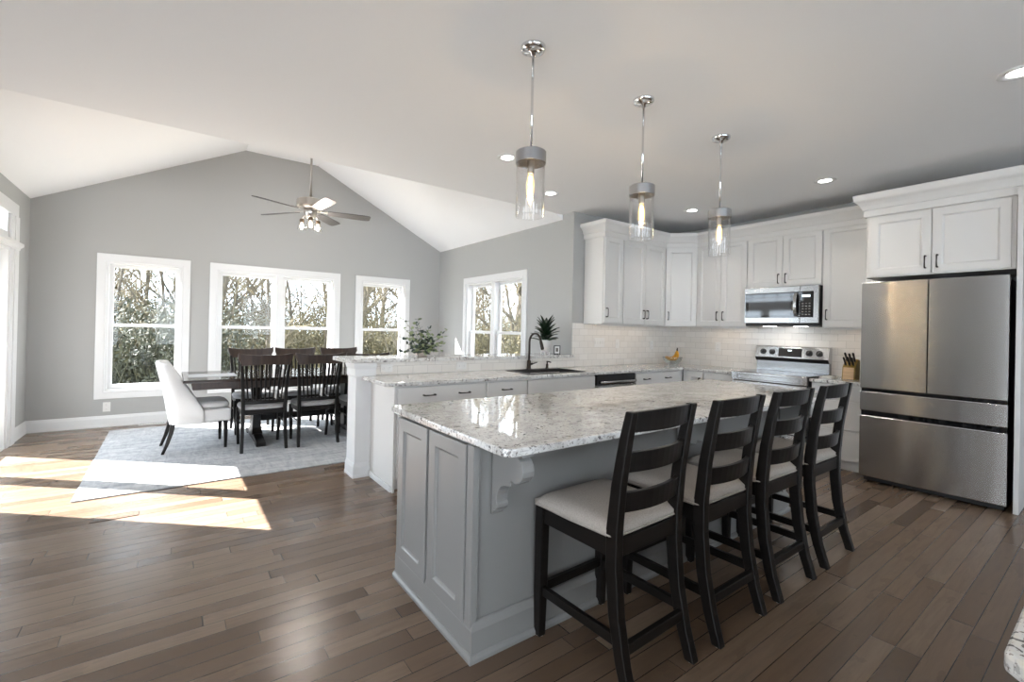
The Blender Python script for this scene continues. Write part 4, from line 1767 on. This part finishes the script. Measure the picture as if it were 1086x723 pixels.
# things on the bar
BT = 1.019
ag = thing('potted_agave', 'spiky dark green plant in white pot on small stand', 'plant', (3.62, 4.13, BT))
bm = BM()
lathe(bm, [(0, .035), (.050, .035), (.058, .045), (.064, .165), (.060, .170), (.056, .165), (.052, .14), (0, .14)], n=28)
obj('pot', bm, M['pot'], ag, smooth=True)
bm = BM()
for k in range(4):
    a = PI / 4 + k * PI / 2
    tube(bm, [(.048 * math.cos(a), .048 * math.sin(a), 0), (.046 * math.cos(a), .046 * math.sin(a), .04)], [.006, .008], 8)
lathe(bm, [(0, .030), (.054, .030), (.054, .037), (0, .037)], n=20)
obj('stand', bm, M['pot'], ag)
rs = random.Random(5)
for k in range(40):
    a = k * 2.399 + rs.uniform(-.2, .2)
    tier = k / 40
    Ln = .145 + .05 * rs.random()
    up0 = .62 + .85 * tier
    p = Vector((.018 * math.cos(a), .018 * math.sin(a), .14 + .17 * tier))
    bm = BM()
    rings = []
    d = Vector((math.cos(a) * math.cos(up0), math.sin(a) * math.cos(up0), math.sin(up0)))
    sd = Vector((-math.sin(a), math.cos(a), 0))
    for j in range(7):
        u = j / 6
        w = .033 * (1 - u ** 2.4) + .001
        nn = d.cross(sd)
        rings.append([p - sd * w, p + nn * .001, p + sd * w, p - nn * (.004 + w * .35)])
        p = p + d * (Ln / 6)
        d = (d + Vector((math.cos(a) * .05, math.sin(a) * .05, -.16))).normalized()
    loft(bm, rings)
    obj('leaf', bm, M['agave'], ag)

pf = thing('picture_frame', 'tiny black framed picture leaning beside the white pot', 'picture frame', (3.765, 4.08, BT), math.radians(-25))
bm = BM()
ring(bm, -.040, .040, .0, .105, .010, -.008, .006)
obj('frame', bm, M['black'], pf)
bm = BM()
box(bm, (-.032, -.001, .008), (.032, .003, .097))
obj('mat_board', bm, M['paper'], pf)
bm = BM()
box(bm, (-.015, -.0025, .03), (.015, -.0005, .075))
obj('print', bm, M['photo'], pf)
bm = BM()
prism(bm, [[(.005, .0), (.05, 0), (.006, .07)]], lambda u, v: (-.012, u, v), (.024, 0, 0))
obj('easel_back', bm, M['black'], pf)

# trailing plant
pl = thing('trailing_plant', 'loose leafy green plant spreading on the bar top', 'plant', (2.02, 4.16, BT))
bm = BM()
lathe(bm, [(0, 0), (.040, 0), (.052, .015), (.055, .045), (.050, .065), (.045, .062), (.048, .045), (0, .04)], n=24)
obj('pot', bm, M['potbeige'], pl, smooth=True)
rs = random.Random(21)
stems = BM()
lv = [BM(), BM()]


def leaf(bm, p, d, sd, L, w):
    nn = d.cross(sd)
    rings = []
    for u, k in ((0, .12), (.25, .8), (.5, 1), (.78, .65), (1, .05)):
        q = p + d * (L * u) - nn * (.15 * L * u * u)
        rings.append([q - sd * w * k, q + nn * .0016, q + sd * w * k, q - nn * .0012])
    loft(bm, rings)


for (ex, ey, ez) in ((-.255, -.02, .30), (-.20, .03, .36), (-.10, -.06, .33), (-.03, .04, .36), (.06, -.02, .28), (.12, .05, .22), (.22, -.03, .20), (.29, .02, .27), (.26, .05, .12), (-.18, -.06, .12), (-.10, -.09, .05), (.10, -.10, .07), (.0, -.08, .16), (.19, .0, .10), (-.02, .08, .22), (-.26, .0, .20), (-.14, -.10, .09), (.05, -.11, .08), (.16, -.08, .14), (-.06, -.10, .12), (.24, .0, .05), (-.22, -.04, .05), (.09, .03, .19), (-.13, .02, .22), (.02, -.11, .03)):
    pts = []
    for j in range(9):
        u = j / 8
        pts.append(Vector((ex * u ** 1.15, ey * u, .05 + (ez - .05) * u ** .75 + rs.uniform(-.006, .006))))
    tube(stems, pts, [.0028 * (1 - .5 * j / 8) for j in range(9)], 5)
    for j in range(2, 9):
        for s in (-1, 1):
            if rs.random() < .18:
                continue
            a = rs.uniform(0, 2 * PI)
            d = Vector((math.cos(a), math.sin(a), rs.uniform(-.3, .7))).normalized()
            sd = d.orthogonal().normalized()
            sd = (Matrix.Rotation(rs.uniform(0, PI), 3, d) @ sd)
            leaf(lv[0 if rs.random() < .55 else 1], pts[j], d, sd, rs.uniform(.034, .054), rs.uniform(.012, .019))
obj('stem', stems, M['stem'], pl)
o_ = obj('foliage', lv[0], M['euca'], pl)
o_ = obj('foliage', lv[1], M['eucadark'], pl)

# ------------------------------------------------------------------ counter corner at the lower right
bm = BM()
prism(bm, [[(.90, -.55), (2.6, -.55), (2.6, .104), (.945, .104), (.90, .06)]], lambda u, v: (u, v, CB), (0, 0, CT - CB))
tag(obj('countertop', bm, M['granite2'], bevel=.008, seg=3), 'warm granite counter corner cut off at the lower right', 'countertop')
base_cab('pale base cabinet under the counter corner at the lower right', (2.58, .080, 0), PI, 1.62, .60,
         [(.012, .80, .685, .822, [.4]), (.812, 1.60, .685, .822, [1.2])], [(.012, .80, .11, .675, .7), (.812, 1.60, .11, .675, .9)])

# ------------------------------------------------------------------ outside
bm = BM()
n = 24
vs = []
for j in range(n + 1):
    row = []
    for i in range(n + 1):
        x, y = -30 + 70 * i / n, YG + T + .05 + 45 * j / n
        z = -.45 + .10 * math.sin(x * .7) * math.cos(y * .5) + .02 * max(0, y - 12)
        row.append(bm.verts.new((x, y, z)))
    vs.append(row)
for j in range(n):
    for i in range(n):
        bm.faces.new((vs[j][i], vs[j][i + 1], vs[j + 1][i + 1], vs[j + 1][i]))
o_ = struct('ground_1', bm, M['ground'], smooth=True)
bm = BM()
box(bm, (KX + T + .02, -30, -.6), (40, YG + T + .05, -.45))
struct('ground_2', bm, M['ground'])

rs = random.Random(11)


def grow(bm, tw, p, d, L, r, lvl, rs):
    seg = 3 if lvl else 5
    pts, rad = [p.copy()], [r]
    q = p.copy()
    dd = d.copy()
    for k in range(seg):
        dd = (dd + Vector((rs.uniform(-1, 1), rs.uniform(-1, 1), rs.uniform(-.3, .6))) * (.10 + .07 * lvl)).normalized()
        q = q + dd * (L / seg)
        pts.append(q.copy())
        rad.append(r * (1 - .55 * (k + 1) / seg))
    tube(bm if lvl < 2 else tw, pts, rad, 6 if lvl == 0 else (4 if lvl == 1 else 3), False)
    if lvl >= 3:
        return
    nb = (15, 7, 5)[lvl]
    for k in range(nb):
        u = rs.uniform(.07, 1) if lvl == 0 else rs.uniform(.15, 1)
        i = min(seg - 1, int(u * seg))
        f = u * seg - i
        pp = pts[i].lerp(pts[i + 1], f)
        a = rs.uniform(0, 2 * PI)
        o = dd.orthogonal().normalized()
        o = Matrix.Rotation(a, 3, dd) @ o
        nd = (dd * rs.uniform(.35, .9) + o * rs.uniform(.5, 1) + Vector((0, 0, .25))).normalized()
        grow(bm, tw, pp, nd, L * (rs.uniform(.30, .48) if lvl == 0 else rs.uniform(.36, .55)), rad[i] * rs.uniform(.38, .6), lvl + 1, rs)


TG = 'bare trees outside the windows'
spots = []


def far_enough(x, y, small):
    for px, py, ps in spots:
        need = .9 if (small and ps) else (1.1 if (small or ps) else 1.7)
        if (px - x) ** 2 + (py - y) ** 2 < need * need:
            return False
    return True


def scatter(count, pick):
    made = tries = 0
    while made < count and tries < 4000:
        tries += 1
        small = rs.random() < .62
        x, y = pick()
        if far_enough(x, y, small):
            spots.append((x, y, small))
            made += 1


def pick_back():      # woods in front of the gable windows
    y = rs.uniform(11.5, 24)
    return rs.uniform(-.14, .48) * y, y


def pick_side():      # woods seen through the side window
    x = rs.uniform(9.5, 19)
    return x, x * rs.uniform(1.12, 1.8)


scatter(52, pick_back)
scatter(20, pick_side)
for k, (x, y, small) in enumerate(spots):
    t = thing('bare_tree', 'bare winter tree in the woods outside the windows', 'tree', (x, y, -.4), 0, TG)
    a, b = BM(), BM()
    H_ = rs.uniform(2.8, 4.6) if small else rs.uniform(5.5, 8.5)
    grow(a, b, Vector((0, 0, 0)), Vector((rs.uniform(-.12, .12), rs.uniform(-.12, .12), 1)).normalized(), H_, rs.uniform(.03, .055) if small else rs.uniform(.07, .14), 0, rs)
    obj('trunk', a, M['bark'], t)
    obj('twigs', b, M['twig'], t)

# undergrowth: a thicket nobody could count
bm = BM()
ev = BM()


def sprig(bm, x, y, h, rs, leaves, sz):
    p = Vector((x, y, -.45))
    d = Vector((rs.uniform(-.4, .4), rs.uniform(-.4, .4), 1)).normalized()
    q = p + d * h * .5
    e = q + (d + Vector((rs.uniform(-.5, .5), rs.uniform(-.5, .5), 0))).normalized() * h * .5
    tube(bm, [p, q, e], [.014, .009, .004], 3, False)
    for k in range(leaves):
        u = rs.uniform(.1, 1)
        c = (p.lerp(q, u * 2) if u < .5 else q.lerp(e, u * 2 - 1)) + Vector((rs.gauss(0, .16), rs.gauss(0, .16), rs.gauss(0, .12)))
        a = Vector((rs.gauss(0, 1), rs.gauss(0, 1), rs.gauss(0, 1))).normalized()
        b = a.orthogonal().normalized()
        s = sz * rs.uniform(.5, 1.3)
        bm.faces.new([bm.verts.new(c + a * s), bm.verts.new(c + b * s * .45), bm.verts.new(c - a * s), bm.verts.new(c - b * s * .45)])


for k in range(2600):
    y = rs.uniform(12.5, 20)
    x = rs.uniform(-.2, .52) * y
    sprig(bm, x, y, rs.uniform(1.2, 2.6) + max(0, y - 15) * .35 * rs.random(), rs, 26, .042)
for k in range(1300):
    x = rs.uniform(9.5, 17)
    y = x * rs.uniform(1.15, 1.8)
    sprig(bm, x, y, rs.uniform(1.2, 2.6) + max(0, x - 12) * .35 * rs.random(), rs, 26, .045)
u_ = obj('undergrowth', bm, M['brush'])
tag(u_, 'tangled olive and tan brush at the foot of the woods', 'undergrowth', kind='stuff')
for k in range(300):
    y = rs.uniform(10.6, 11.8)
    x = rs.uniform(-.14, .10) * y
    sprig(ev, x, y, rs.uniform(1.0, 2.5), rs, 30, .05)
u_ = obj('undergrowth', ev, M['evergreen'])
tag(u_, 'dark green thicket outside the left window', 'undergrowth', kind='stuff')
